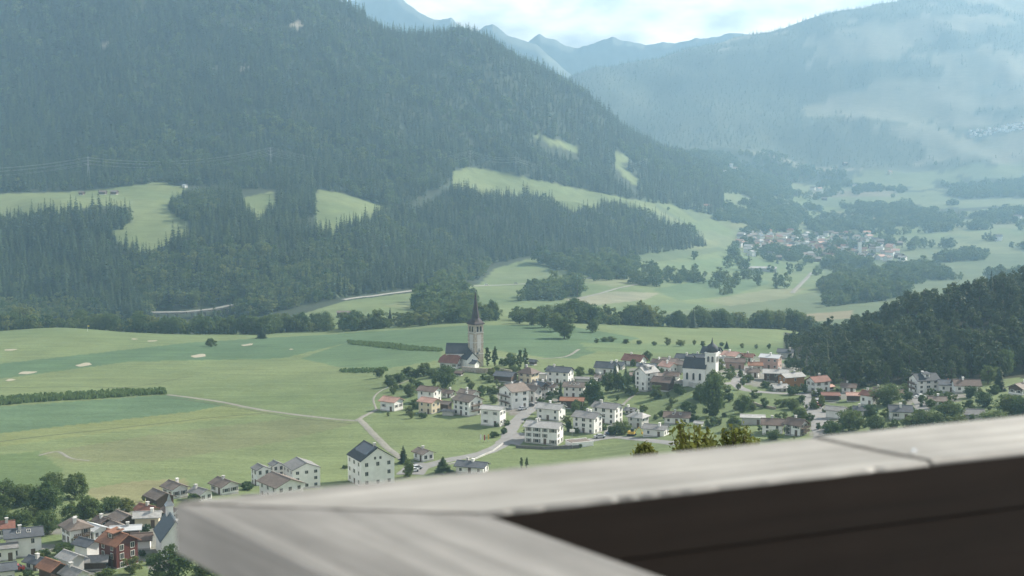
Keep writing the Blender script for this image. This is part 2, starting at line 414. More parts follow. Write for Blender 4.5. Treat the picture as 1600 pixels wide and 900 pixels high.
tcn = N(t, 'ShaderNodeTexCoord')
mpg = N(t, 'ShaderNodeMapping'); mpg.inputs['Rotation'].default_value = (0, 0, 0.35); mpg.inputs['Scale'].default_value = (0.25, 1.0, 1.0)
n1 = N(t, 'ShaderNodeTexNoise'); n1.inputs['Scale'].default_value = 0.12; n1.inputs['Detail'].default_value = 8; n1.inputs['Roughness'].default_value = 0.62
n3 = N(t, 'ShaderNodeTexNoise'); n3.inputs['Scale'].default_value = 0.55; n3.inputs['Detail'].default_value = 6; n3.inputs['Roughness'].default_value = 0.7
L2 = t.links.new
L2(tcn.outputs['Object'], mpg.inputs['Vector']); L2(mpg.outputs['Vector'], n1.inputs['Vector']); L2(tcn.outputs['Object'], n3.inputs['Vector'])
mr = N(t, 'ShaderNodeMapRange'); mr.inputs['From Min'].default_value = 0.3; mr.inputs['From Max'].default_value = 0.7; mr.inputs['To Min'].default_value = 0.87; mr.inputs['To Max'].default_value = 1.13
mr2 = N(t, 'ShaderNodeMapRange'); mr2.inputs['From Min'].default_value = 0.3; mr2.inputs['From Max'].default_value = 0.7; mr2.inputs['To Min'].default_value = 0.84; mr2.inputs['To Max'].default_value = 1.16
L2(n1.outputs['Fac'], mr.inputs['Value']); L2(n3.outputs['Fac'], mr2.inputs['Value'])
mm0 = N(t, 'ShaderNodeMath', operation='MULTIPLY'); L2(mr.outputs[0], mm0.inputs[0]); L2(mr2.outputs[0], mm0.inputs[1])
mps = N(t, 'ShaderNodeMapping'); mps.inputs['Rotation'].default_value = (0, 0, 0.22); mps.inputs['Scale'].default_value = (0.03, 1.0, 1.0)
n4 = N(t, 'ShaderNodeTexNoise'); n4.inputs['Scale'].default_value = 0.34; n4.inputs['Detail'].default_value = 4; n4.inputs['Roughness'].default_value = 0.7
L2(tcn.outputs['Object'], mps.inputs['Vector']); L2(mps.outputs['Vector'], n4.inputs['Vector'])
mr4 = N(t, 'ShaderNodeMapRange'); mr4.inputs['From Min'].default_value = 0.3; mr4.inputs['From Max'].default_value = 0.7; mr4.inputs['To Min'].default_value = 0.90; mr4.inputs['To Max'].default_value = 1.10
L2(n4.outputs['Fac'], mr4.inputs['Value'])
mm = N(t, 'ShaderNodeMath', operation='MULTIPLY'); L2(mm0.outputs[0], mm.inputs[0]); L2(mr4.outputs[0], mm.inputs[1])
vm = N(t, 'ShaderNodeVectorMath', operation='SCALE'); L2(at_n.outputs['Color'], vm.inputs[0]); L2(mm.outputs[0], vm.inputs['Scale'])
L2(vm.outputs['Vector'], b.inputs['Base Color'])
bp = N(t, 'ShaderNodeBump'); bp.inputs['Strength'].default_value = 0.5; bp.inputs['Distance'].default_value = 0.6
L2(n3.outputs['Fac'], bp.inputs['Height']); L2(bp.outputs['Normal'], b.inputs['Normal'])
me.materials.append(gm)
tag(link('ground', me), kind='structure')

# far ranges closing the valley
def far_range(name, D0, prof, depth, col, seed):
    xs = np.linspace(prof[0][0], prof[-1][0], 160)
    top = np.interp(xs, [p[0] for p in prof], [p[1] for p in prof])
    rows = np.linspace(-1, 1, 41); V = []; Fc = []
    for r in rows:
        D = D0 + r * depth
        for px, py in zip(xs, top):
            p = at(px, py, D0); x = p.x; zt = p.z
            k = abs(r)
            rid = (fbm(np.array([x / 420 + r * 1.5]), np.array([D / 700.0]), seed, 5)[0] - 0.5)
            crest = (fbm(np.array([x / 90.0]), np.array([seed * 3.0]), seed + 5, 3)[0] - 0.5) * 40
            z = zt - k * 1150 + rid * 420 * min(1, k * 2.2) + crest
            V.append((x, D, max(z, -290)))
    n = len(xs)
    for j in range(len(rows) - 1):
        for i in range(n - 1): Fc.append((j*n+i, j*n+i+1, (j+1)*n+i+1, (j+1)*n+i))
    m = MB(); m.v = V; m.f = Fc; m.m = [0] * len(Fc)
    return tag(m.build(name, mat(name + '_rock', col, 0.95, 0.3, 0.004, var2=0.3, scale2=0.02), smooth=True), kind='structure')
far_range('far_mountain', 7100, [(690,95),(735,58),(758,40),(770,38),(790,54),(812,60),(838,70),(870,96),(905,124),(960,165),(1010,190)], 500, (0.10,0.11,0.09), 3)
far_range('far_mountain', 7700, [(770,95),(812,72),(830,58),(843,50),(860,60),(884,70),(905,74),(935,62),(962,58),(985,64),(1030,70),(1090,58),(1160,52),(1240,50)], 500, (0.13,0.13,0.12), 8)
far_range('far_mountain', 7500, [(430,30),(520,10),(560,4),(600,-6),(622,-2),(650,14),(668,26),(690,32),(705,30),(740,60),(780,90)], 500, (0.14,0.135,0.12), 12)
# ------------------------------------------------------------------ trees: prototypes one metre tall, scaled when planted
SPRUCE = leaf_mat('spruce_needles', (0.011, 0.026, 0.016), (0.080, 0.115, 0.042), trans=0.34)
PINE = leaf_mat('pine_needles', (0.030, 0.052, 0.024), (0.085, 0.115, 0.042), trans=0.34)
LEAF = leaf_mat('broad_leaves', (0.042, 0.084, 0.028), (0.14, 0.18, 0.058), trans=0.48)
LARCH = leaf_mat('pale_leaves', (0.085, 0.125, 0.038), (0.18, 0.20, 0.065), trans=0.45)
BARK = mat('bark', (0.085, 0.065, 0.048), 0.95, 0.3, 12.0, bump=0.6)
def _quads(cent, nrm, size, rng, asp=0.75):
    """small leaf sheets: one bent quad per centre"""
    n = len(cent)
    r = rng.normal(size=(n, 3)); t = np.cross(nrm, r); t /= np.linalg.norm(t, axis=1, keepdims=True) + 1e-9
    b = np.cross(nrm, t)
    s = size[:, None]
    p0 = cent - t * s; p1 = cent + b * s * asp + nrm * s * 0.15; p2 = cent + t * s; p3 = cent - b * s * asp - nrm * s * 0.1
    V = np.stack([p0, p1, p2, p3], 1).reshape(-1, 3)
    Fq = (np.arange(n)[:, None] * 4 + np.arange(4)[None])
    return V, Fq
def np_mesh(name, V, Fq, mats, mi=None):
    me = bpy.data.meshes.new(name)
    me.from_pydata(V.tolist(), [], [tuple(f) for f in Fq.tolist()] if isinstance(Fq, np.ndarray) else Fq)
    for m in mats: me.materials.append(m)
    if mi is not None: me.polygons.foreach_set('material_index', mi)
    me.update()
    return me
def trunk_mb(h, r, seed, limbs=5, crown_r=0.2, z0=0.3):
    rg = random.Random(seed); m = MB()
    pts = [(0, 0, -0.04)] ; x = y = 0
    for k in range(1, 5):
        x += rg.uniform(-1, 1) * 0.012; y += rg.uniform(-1, 1) * 0.012
        pts.append((x, y, h * k / 4))
    for k in range(4): m.tube(pts[k], pts[k+1], r * (1 - k * 0.21), r * (1 - (k + 1) * 0.21), 6)
    for k in range(limbs):
        a = rg.uniform(0, 6.28); z = z0 + (h - z0) * rg.uniform(0.0, 0.8)
        m.tube((0, 0, z), (math.cos(a) * crown_r * 0.7, math.sin(a) * crown_r * 0.7, z + crown_r * rg.uniform(0.4, 0.9)), r * 0.4, r * 0.12, 4)
    return m
def spruce_crown(seed, whorls, per, wid=0.17, z0=0.05, droop=0.35, ragged=0.25):
    rg = np.random.default_rng(seed); V = []; Fq = []
    for w in range(whorls):
        t = (w + rg.uniform(0, 0.6)) / whorls; z = z0 + (1 - z0) * t
        rad = wid * (1 - t) ** 0.82 + 0.008
        n = max(4, int(per * (0.45 + 0.55 * (1 - t)))); a0 = rg.uniform(0, 6.28)
        for k in range(n):
            a = a0 + 6.283 * k / n + rg.normal() * 0.22; rr = rad * (1 + rg.normal() * ragged)
            rr = max(rr, rad * 0.35); wd = rr * rg.uniform(0.30, 0.48) + 0.004
            c, s = math.cos(a), math.sin(a); zz = z + rg.normal() * 0.012
            tip = (c * rr, s * rr, zz - rr * droop * rg.uniform(0.5, 1.4))
            mid = 0.58 * rr; up = 0.012
            b = len(V)
            V += [(0, 0, zz + 0.02), (c*mid - s*wd, s*mid + c*wd, zz - rr*droop*0.45), tip, (c*mid + s*wd, s*mid - c*wd, zz - rr*droop*0.45), (c*mid, s*mid, zz - rr*droop*0.2 + up)]
            Fq += [(b, b+1, b+4), (b+1, b+2, b+4), (b+2, b+3, b+4), (b+3, b, b+4)]
    return V, Fq
def broad_crown(seed, clumps, per, rx=0.30, z0=0.16, leaf=0.028, top=0.98, lean=0.0, squash=1.0, pear=0.0):
    rg = np.random.default_rng(seed); cz = (z0 + top) / 2; rz = (top - z0) / 2
    C_ = []; S_ = []
    while len(C_) < clumps:
        p = rg.normal(size=3); p /= np.linalg.norm(p); r = rg.uniform(0.35, 0.92) ** 0.7
        q = p * r * np.array([rx, rx * squash, rz])
        f = 1 - pear * (q[2] / rz)
        q[:2] *= f
        q[:2] *= 1 + 0.22 * math.sin(3 * math.atan2(p[1], p[0]) + seed)
        C_.append(q + [lean * q[2], 0, cz]); S_.append(rg.uniform(0.22, 0.42) * min(rx, rz) * (1.2 - 0.35 * r))
    V = []; n_ = []; sz = []
    for c, s in zip(C_, S_):
        d = rg.normal(size=(per, 3)); d /= np.linalg.norm(d, axis=1, keepdims=True)
        r = rg.uniform(0.55, 1.12, (per, 1))
        V.append(c + d * r * s * np.array([1, 1, 0.8])); n_.append(d * 0.7 + rg.normal(size=(per, 3)) * 0.45 + [0, 0, 0.25]); sz.append(rg.uniform(0.6, 1.3, per) * leaf)
    V = np.concatenate(V); n_ = np.concatenate(n_); n_ /= np.linalg.norm(n_, axis=1, keepdims=True)
    return _quads(V, n_, np.concatenate(sz), rg)
KINDS = {}      # kind -> list of (trunk mesh, crown mesh)
def reg(kind, name, crown, leafm, trunk):
    V, Fq = crown
    cm = np_mesh(name + '_crown', np.array(V), Fq if isinstance(Fq, np.ndarray) else Fq, [leafm])
    KINDS.setdefault(kind, []).append((trunk.mesh(name + '_trunk', BARK), cm))
for s in range(5):
    reg('spruce', 'spruce', spruce_crown(10 + s, 26, 13, wid=0.15 + 0.018 * (s % 3)), SPRUCE, trunk_mb(0.95, 0.016, s, 0))
for s in range(4):
    reg('pine', 'pine', broad_crown(30 + s, 34, 46, rx=0.22, z0=0.10, leaf=0.026, pear=0.35), PINE, trunk_mb(0.9, 0.018, s, 7, 0.2, 0.3))
for s in range(6):
    reg('broad', 'broadleaf', broad_crown(50 + s, 62, 66, rx=0.40 + 0.03 * (s % 3), z0=0.0, leaf=0.027, lean=0.05 * (s % 3 - 1), squash=0.9), LEAF, trunk_mb(0.75, 0.030, s, 7, 0.3, 0.22))
for s in range(3):
    reg('pale', 'pale_tree', broad_crown(70 + s, 46, 60, rx=0.34, z0=0.02, leaf=0.027), LARCH, trunk_mb(0.75, 0.026, s, 7, 0.3, 0.22))
for s in range(2):
    reg('poplar', 'poplar', broad_crown(80 + s, 60, 50, rx=0.105, z0=0.05, leaf=0.020, pear=0.3), LEAF, trunk_mb(0.9, 0.018, s, 4, 0.08, 0.2))
for s in range(3):
    reg('bush', 'bush', broad_crown(90 + s, 40, 50, rx=0.62, z0=0.0, leaf=0.05, top=0.95), LEAF, trunk_mb(0.5, 0.03, s, 5, 0.4, 0.1))
# light versions, trunk and crown in one mesh, for masses of trees far off
LOW = bpy.data.collections.new('tree_masses')
LOWIDX = {}
def low(kind, name, crown, leafm, r=0.02):
    V, Fq = crown
    m = MB(); m.v = [tuple(p) for p in np.asarray(V).tolist()]; m.f = [tuple(f) for f in (Fq.tolist() if isinstance(Fq, np.ndarray) else Fq)]; m.m = [0] * len(m.f)
    m.tube((0, 0, -0.05), (0, 0, 0.6), r, r * 0.4, 4, mi=1)
    o = bpy.data.objects.new('%s_%03d' % ('mass', len(LOW.objects)), m.mesh(name, [leafm, BARK])); LOW.objects.link(o)
    LOWIDX.setdefault(kind, []).append(len(LOW.objects) - 1)
for s in range(4): low('spruce', 'mass_spruce', spruce_crown(110 + s, 15, 8, wid=0.135 + 0.02 * (s % 3), ragged=0.3), SPRUCE)
for s in range(4): low('broad', 'mass_broadleaf', broad_crown(130 + s, 24, 26, rx=0.36 + 0.03 * s, z0=-0.02, leaf=0.05), LEAF)
for s in range(2): low('pale', 'mass_pale', broad_crown(140 + s, 20, 24, rx=0.36, z0=0.0, leaf=0.05), LARCH)
for s in range(2): low('pine', 'mass_pine', broad_crown(150 + s, 22, 22, rx=0.22, z0=0.08, leaf=0.04, pear=0.35), PINE)
for s in range(3): low('far', 'mass_far', spruce_crown(160 + s, 7, 6, wid=0.2, ragged=0.3), SPRUCE)

def plant(kind, x, y, h, wid, name, label, group=None, cat='tree', z=None, variant=None, rz=None):
    trunk, crown = KINDS[kind][(variant if variant is not None else random.randrange(99)) % len(KINDS[kind])]
    z = float(ground(x, y)) - 0.1 if z is None else z
    root = empty(name, (x, y, z), random.uniform(0, 6.28) if rz is None else rz)
    root.scale = (h * wid, h * wid, h)
    tag(root, label, cat, group)
    link('trunk', trunk, root); link('crown', crown, root)
    return root

# --- belts and woods: (x, y, height, kind, zone) lists from jittered grids in plan
SCAT = {}
def scatter(zone, d0, d1, sp, keep, kinds, hrange, umin=UMIN + 0.01, umax=UMAX - 0.01):
    """jittered planting grid; keep(px, py, x, y, z) says where trees grow"""
    ys = np.arange(d0, d1, sp)
    X = []; Y = []
    for y in ys:
        xs = np.arange(umin * y, umax * y, sp); X.append(xs); Y.append(np.full(len(xs), y))
    X = np.concatenate(X); Y = np.concatenate(Y)
    X = X + RNG.uniform(-0.46, 0.46, len(X)) * sp; Y = Y + RNG.uniform(-0.46, 0.46, len(Y)) * sp
    Zg = ground(X, Y); px, py = px_of(X, Y, Zg)
    k = keep(px, py, X, Y, Zg); X, Y, Zg = X[k], Y[k], Zg[k]
    h = RNG.uniform(hrange[0], hrange[1], len(X)) * RNG.choice([1, 1, 1, 0.75, 1.15], len(X))
    names = list(kinds); pr = np.array([kinds[n] for n in names]); 
    patch = fbm(X / 95, Y / 95, 77)
    r = np.clip(RNG.uniform(0, 1, len(X)) * 0.6 + (patch - 0.25) * 0.8, 0, 0.999)
    kd = np.searchsorted(np.cumsum(pr / pr.sum()), r)
    h = h * (0.62 + 0.76 * vnoise(X / 24, Y / 24, 19))
    kn = np.array(names, dtype=object)[np.minimum(kd, len(names) - 1)]
    if zone == 'slope':             # leafy stands among the spruces
        pk, yk = px[k], py[k]
        leafy = any_in(pk, yk, [[(190,410),(300,388),(420,398),(500,430),(560,462),(400,500),(230,496)], [(-20,470),(120,478),(200,500),(-20,508)], [(640,452),(760,415),(860,398),(960,408),(760,440)], [(300,310),(330,300),(345,330),(300,345)], [(470,390),(540,380),(580,440),(500,430)]])
        sw = leafy & (RNG.uniform(0, 1, len(X)) < 0.62)
        kn = np.where(sw, np.where(RNG.uniform(0, 1, len(X)) < 0.45, 'pale', 'broad'), kn)
    if zone in ('slope', 'mountain'): h = h * np.where(kn == 'spruce', 1.18, 0.78)
    if zone == 'hill': h = h * np.interp(px[k], [1228, 1262, 1330], [0.42, 0.68, 1.0])
    SCAT.setdefault(zone, []).append((X, Y, Zg, h, np.array(kn, dtype=object)))
def any_in(px, py, polys):
    m = np.zeros(px.shape, bool)
    for p in polys: m |= inpoly(px, py, p)
    return m
def shift(polys, dy): return [[(a, b + dy) for a, b in p] for p in polys]
M_CLEAR = MEADOWS + shift(MEADOWS, 9) + shift(MEADOWS, 17)      # trees must not hide the clearing above them
# the big wooded mountain on the left
def k_mount(px, py, X, Y, Zg):
    lim = np.interp(px, [-900, 0, 140, 300, 430, 500, 620, 700, 760, 900, 1020, 1120], [306, 304, 300, 292, 300, 298, 330, 290, 266, 300, 322, 340])
    m = (py < lim - 3) & (px < 1130) & ~any_in(px, py, M_CLEAR)
    rk = np.zeros(px.shape, bool)
    for a, b_, ra, rb in ROCKS: rk |= ((px - a) / (ra)) ** 2 + ((py - b_ - 4) / (rb)) ** 2 < 1
    return m & ~rk & (py > -60)
scatter('mountain', 1760, 2750, 8.6, k_mount, {'spruce': 0.74, 'broad': 0.14, 'pale': 0.12}, (12, 23))
scatter('mountain', 2750, 3900, 10.5, k_mount, {'spruce': 0.9, 'broad': 0.07, 'pale': 0.03}, (14, 24))
# the wooded slope between the shelf meadows and the valley floor
SLOPE = [(-900,500),(0,506),(140,502),(380,500),(540,463),(700,446),(745,438),(770,412),(835,400),(960,408),(1010,398),(1150,378),(1100,346),(1040,330),(960,322),(900,330),(840,312),(770,312),(705,298),(660,330),(612,328),(545,352),(520,374),(492,362),(460,350),(405,348),(375,325),(300,345),(296,368),(236,402),(186,384),(165,352),(120,335),(60,340),(0,346),(-900,350)]
def k_slope(px, py, X, Y, Zg):
    lone = inpoly(px, py, [(180,362),(207,354),(204,336),(160,336),(100,342),(60,348),(0,354),(0,346),(60,338),(110,330),(160,330)])
    return (lone | inpoly(px, py, SLOPE) | inpoly(px, py, [(262,320),(300,305),(330,300),(380,310),(430,330),(440,300),(470,285),(498,300),(492,340),(400,350),(300,350),(270,335)])) & (lone | ~any_in(px, py, MEADOWS)) & ~any_in(px, py, [[(238,484),(366,476),(366,496),(238,504)]])
scatter('slope', 1240, 2500, 7.6, k_slope, {'spruce': 0.78, 'broad': 0.13, 'pale': 0.09}, (11.5, 20))
# riverside woods and hedges of the valley floor
def k_river(px, py, X, Y, Zg):
    m = inpoly(px, py, RIVERWOOD) & (fbm(X / 90, Y / 140, 61) > 0.54)
    m |= inpoly(px, py, [(830,415),(870,402),(950,408),(1000,412),(985,436),(930,440),(900,430)]) & (fbm(X / 45, Y / 60, 62) > 0.44)
    m |= inpoly(px, py, [(800,472),(850,458),(900,448),(905,466),(850,474)]) & (fbm(X / 30, Y / 60, 63) > 0.42)
    m |= inpoly(px, py, [(650,500),(660,468),(690,450),(735,470),(740,500)])
    m |= inpoly(px, py, [(1110,300),(1000,262),(960,228),(1100,248),(1235,290),(1235,312)]) & (fbm(X / 90, Y / 120, 64) > 0.36)
    m |= inpoly(px, py, [(1380,334),(1400,318),(1600,322),(1700,350),(1480,350)]) & (fbm(X / 160, Y / 160, 65) > 0.5)
    m |= inpoly(px, py, [(1120,345),(1150,330),(1270,352),(1330,346),(1420,345),(1330,362),(1240,360)]) & (fbm(X / 60, Y / 90, 66) > 0.5)
    m |= inpoly(px, py, [(1280,420),(1300,400),(1360,395),(1360,420)])
    # hedges and lines of trees between the far fields
    ff = inpoly(px, py, FARFIELD) | inpoly(px, py, [(1230,430),(1420,395),(1600,372),(1600,330),(1400,330)])
    m |= ff & (np.abs(fbm(X / 210, Y / 300, 68) - 0.5) < 0.018)
    m |= ff & (fbm(X / 70, Y / 90, 69) > 0.66)
    m |= inpoly(px, py, LOWFIELD) & (py < 462) & (px > 850) & (np.abs(fbm(X / 160, Y / 260, 72) - 0.5) < 0.006)
    town = inpoly(px, py, [(1140,402),(1150,372),(1230,362),(1340,366),(1420,380),(1425,404),(1330,414),(1200,410)])
    return (m & ~town) | (town & (fbm(X / 22, Y / 60, 67) > 0.66))
scatter('valley', 1100, 4700, 10.5, k_river, {'broad': 0.8, 'spruce': 0.08, 'pale': 0.12}, (11, 20))
def k_far(px, py, X, Y, Zg):
    m = (px > 1000) & (py > 240) & (py < 330) & (fbm(X / 170, Y / 240, 31) < 0.43) & ~inpoly(px, py, FARFIELD)
    return m & (Y > 2700) & (px > 1040)
scatter('far valley', 2700, 4700, 15, k_far, {'broad': 0.6, 'far': 0.4}, (12, 20))
alp_i = lambda X, Y, px: fbm(X / 420, Y / 150, 41, 5) + 0.16 * (fbm(X / 70, Y / 45, 43) - 0.5) + ALPSHIFT(px)
def k_right(px, py, X, Y, Zg):
    return (px > 870) & (px < 1760) & (py < 262) & (py > -60) & ((alp_i(X, Y, px) < 0.465) | (vnoise(X / 40, Y / 60, 71) > 0.80))
scatter('right mountain', 4650, 6000, 19, k_right, {'far': 1.0}, (11, 18))

# stands whose trees can be told apart: the pine hill on the right and the tree belt along the terrace edge
def k_hill(px, py, X, Y, Zg):
    edge = np.interp(px, [1225, 1260, 1300, 1400, 1480, 1600, 1900], [566, 592, 608, 608, 600, 592, 585])
    return (px > 1228) & (py < edge) & (Y > 520) & (Y < 905) & ~inpoly(px, py, [(1575,580),(1640,575),(1640,600),(1575,600)])
scatter('hill', 520, 905, 6.4, k_hill, {'pine': 0.74, 'spruce': 0.12, 'broad': 0.14}, (9, 14))
BELT = [(-300,985,34),(0,985,30),(120,990,20),(260,960,18),(360,968,26),(450,985,20),(540,965,18),(640,965,20),(735,960,22),(800,985,20),(880,950,18),(1000,1010,18),(1120,1040,20),(1240,1060,22),(1330,1100,22)]
def k_belt(px, py, X, Y, Zg):
    c = np.interp(px, [b[0] for b in BELT], [b[1] for b in BELT]); w = np.interp(px, [b[0] for b in BELT], [b[2] for b in BELT])
    gap = (px > 780) & (px < 800)
    return (np.abs(Y - c) < w * (0.6 + 0.8 * vnoise(px / 22, px * 0, 3))) & (px > -250) & (px < 1330) & ~gap & (vnoise(X / 16, Y / 16, 8) > 0.2)
scatter('belt', 880, 1180, 6.4, k_belt, {'broad': 0.70, 'pale': 0.2, 'spruce': 0.10}, (5, 14))
PLACED = []
# --- the largest trees of the stands become things of their own, the rest masses
CAP = {'pine': 290, 'spruce': 60, 'broad': 70, 'pale': 16}
def gather(zs):
    a = [np.concatenate([np.asarray(s[k]) for z in zs for s in SCAT[z]]) for k in range(5)]
    return a
NAMES = {'pine': 'pine_tree', 'spruce': 'spruce_tree', 'broad': 'broadleaf_tree', 'pale': 'broadleaf_tree'}
rest = {k: [] for k in SCAT}
TEXT = {('hill', 'pine'): 'dark pine in the dense wood on the hill at the right',
        ('hill', 'spruce'): 'narrow pointed spruce among the pines on the right hill',
        ('hill', 'broad'): 'lighter leafy tree among the pines on the right hill',
        ('belt', 'broad'): 'leafy tree in the green belt along the far edge of the meadow',
        ('belt', 'pale'): 'pale leafy tree in the belt along the far edge of the meadow',
        ('belt', 'spruce'): 'pointed spruce in the tree belt along the far edge of the meadow'}
GRP = {'hill': 'trees of the pine wood on the right hill', 'belt': 'trees of the belt along the meadow edge'}
pool = []
for z in ('hill', 'belt'):
    X, Y, Zg, h, kd = gather([z])
    pxs, pys = px_of(X, Y, Zg)
    for i in range(len(X)):
        pool.append((h[i] / Y[i] if -20 < pxs[i] < 1640 else 0.0, z, i, X[i], Y[i], Zg[i], h[i], kd[i]))
pool.sort(key=lambda a: -a[0])
used = {}
for sz, z, i, x, y, zg, h, kd in pool:
    if sz > 0 and used.get(kd, 0) < CAP[kd]:
        used[kd] = used.get(kd, 0) + 1
        plant(kd, x, y, h, random.uniform(0.9, 1.25), NAMES[kd], TEXT[(z, 'pine' if (z, kd) not in TEXT else kd)] if (z, kd) in TEXT else TEXT[(z, 'broad')], GRP[z], z=zg - 0.2)
    else:
        rest[z].append((x, y, zg, h, kd))
def mass(name, label, pts):
    if not len(pts[0]): return
    X, Y, Zg, h, kd = pts; n = len(X)
    me = bpy.data.meshes.new(name); me.vertices.add(n)
    me.vertices.foreach_set('co', np.stack([X, Y, Zg - 0.3], 1).astype(np.float32).ravel())
    idx = np.array([LOWIDX.get(k, LOWIDX['spruce'])[int(r * 97) % len(LOWIDX.get(k, LOWIDX['spruce']))] for k, r in zip(kd, RNG.uniform(0, 1, n))], np.int32)
    wd = RNG.uniform(0.85, 1.3, n)
    scl = np.stack([h * wd, h * wd, h], 1); rot = np.zeros((n, 3)); rot[:, 2] = RNG.uniform(0, 6.28, n); rot[:, 0] = RNG.normal(0, 0.03, n)
    me.attributes.new('idx', 'INT', 'POINT').data.foreach_set('value', idx)
    me.attributes.new('scl', 'FLOAT_VECTOR', 'POINT').data.foreach_set('vector', scl.astype(np.float32).ravel())
    me.attributes.new('rot', 'FLOAT_VECTOR', 'POINT').data.foreach_set('vector', rot.astype(np.float32).ravel())
    o = link(name, me); tag(o, label, None, None, 'stuff')
    md = o.modifiers.new('trees', 'NODES'); md.node_group = TREE_NODES
    return o
g = TREE_NODES = bpy.data.node_groups.new('plant_trees', 'GeometryNodeTree')
g.interface.new_socket('Geometry', in_out='INPUT', socket_type='NodeSocketGeometry')
g.interface.new_socket('Geometry', in_out='OUTPUT', socket_type='NodeSocketGeometry')
gi = N(g, 'NodeGroupInput'); go = N(g, 'NodeGroupOutput'); iop = N(g, 'GeometryNodeInstanceOnPoints')
ci = N(g, 'GeometryNodeCollectionInfo'); ci.inputs['Collection'].default_value = LOW; ci.inputs['Separate Children'].default_value = True; ci.inputs['Reset Children'].default_value = True
def na(nm, ty):
    n = N(g, 'GeometryNodeInputNamedAttribute', data_type=ty); n.inputs['Name'].default_value = nm; return n
ai, asx, ar = na('idx', 'INT'), na('scl', 'FLOAT_VECTOR'), na('rot', 'FLOAT_VECTOR')
e2r = N(g, 'FunctionNodeEulerToRotation')
gl = g.links.new
gl(gi.outputs[0], iop.inputs['Points']); gl(ci.outputs[0], iop.inputs['Instance']); iop.inputs['Pick Instance'].default_value = True
gl(ai.outputs['Attribute'], iop.inputs['Instance Index']); gl(ar.outputs['Attribute'], e2r.inputs['Euler']); gl(e2r.outputs[0], iop.inputs['Rotation'])
gl(asx.outputs['Attribute'], iop.inputs['Scale']); gl(iop.outputs[0], go.inputs[0])
FNAME = {'mountain': 'mountain_forest', 'slope': 'slope_forest', 'valley': 'valley_woods', 'far valley': 'distant_woods', 'right mountain': 'hazy_mountain_forest', 'hill': 'hill_wood', 'belt': 'riverside_wood'}
FLAB = {'mountain': 'dark spruce forest covering the tall mountain at the left', 'slope': 'mixed wood on the slope below the hillside meadows',
        'valley': 'groves and riverside woods on the valley floor', 'far valley': 'hazy distant woods up the valley', 'right mountain': 'hazy forest on the far mountain at the right',
        'hill': 'rest of the pine wood on the right hill', 'belt': 'rest of the trees along the terrace edge'}
for z in SCAT:
    if z in ('hill', 'belt'):
        r = rest[z]
        if r: mass(FNAME[z], FLAB[z], [np.array([a[k] for a in r], dtype=object if k == 4 else float) for k in range(5)])
    else: mass(FNAME[z], FLAB[z], gather([z]))
    print('ZONE', z, sum(len(s[0]) for s in SCAT[z]))
print('INDIV', used)
# ------------------------------------------------------------------ building materials
WALL = {'w': mat('white_plaster', (0.74, 0.73, 0.70), 0.85, 0.06, 0.6, var2=0.08, scale2=0.15, rand=0.06),
        'g': mat('grey_plaster', (0.48, 0.47, 0.45), 0.85, 0.08, 0.6, rand=0.06),
        'y': mat('beige_plaster', (0.62, 0.54, 0.39), 0.85, 0.08, 0.6, rand=0.05),
        'b': mat('dark_brown_boards', (0.085, 0.055, 0.038), 0.8, 0.3, 3.0, stretch=(6, 6, 0.4), rand=0.15),
        'o': mat('orange_brown_boards', (0.30, 0.145, 0.06), 0.75, 0.25, 3.0, stretch=(6, 6, 0.4)),
        'r': mat('red_boards', (0.095, 0.027, 0.022), 0.7, 0.2, 2.0, stretch=(6, 6, 0.4)),
        's': mat('rubble_stone', (0.36, 0.31, 0.25), 0.95, 0.28, 1.6, bump=0.5, var2=0.12, scale2=0.25),
        'p': mat('pink_plaster', (0.45, 0.30, 0.25), 0.85, 0.08, 0.6)}
RF = dict(rough=0.75, var=0.16, scale=1.4, var2=0.14, scale2=0.25, bump=0.5, rand=0.08)
ROOF = {'s': mat('slate_roof', (0.085, 0.092, 0.105), **RF), 'd': mat('dark_roof', (0.045, 0.050, 0.060), **RF),
        'g': mat('grey_roof', (0.20, 0.195, 0.19), **RF), 'm': mat('pale_sheet_roof', (0.46, 0.47, 0.48), 0.5, 0.10, 0.8, stretch=(0.2, 4, 1), var2=0.1),
        'b': mat('brown_tile_roof', (0.135, 0.098, 0.082), **RF), 'r': mat('red_brown_tile_roof', (0.19, 0.085, 0.062), **RF),
        'o': mat('orange_tile_roof', (0.235, 0.112, 0.068), **RF), 'p': mat('pink_tile_roof', (0.42, 0.255, 0.205), **RF),
        'l': mat('light_grey_roof', (0.32, 0.315, 0.305), **RF), 'n': mat('grey_brown_roof', (0.165, 0.132, 0.112), **RF)}
GLASS = mat('window_glass', (0.025, 0.030, 0.036), 0.12, 0.2, 0.7, spec=0.6, rand=0.3)
FRAME = mat('window_frame_paint', (0.62, 0.60, 0.56), 0.6, 0.1, 2.0)
TIMBER = mat('weathered_timber', (0.12, 0.085, 0.06), 0.85, 0.25, 4.0, stretch=(1, 1, 6))
CONCRETE = mat('concrete', (0.42, 0.41, 0.39), 0.9, 0.12, 1.0, var2=0.1)
WHITEP = mat('white_paint', (0.78, 0.77, 0.75), 0.6, 0.05, 1.0)
METAL = mat('grey_metal', (0.30, 0.31, 0.32), 0.45, 0.1, 2.0, metal=0.6)
SHUT = mat('shutter_paint', (0.20, 0.19, 0.17), 0.7, 0.15, 3.0)
ASPHALT = mat('asphalt', (0.20, 0.195, 0.19), 0.9, 0.08, 0.5, var2=0.1, scale2=0.1)
GRAVEL = mat('gravel_track', (0.20, 0.19, 0.165), 0.95, 0.15, 0.8, var2=0.12, scale2=0.1)

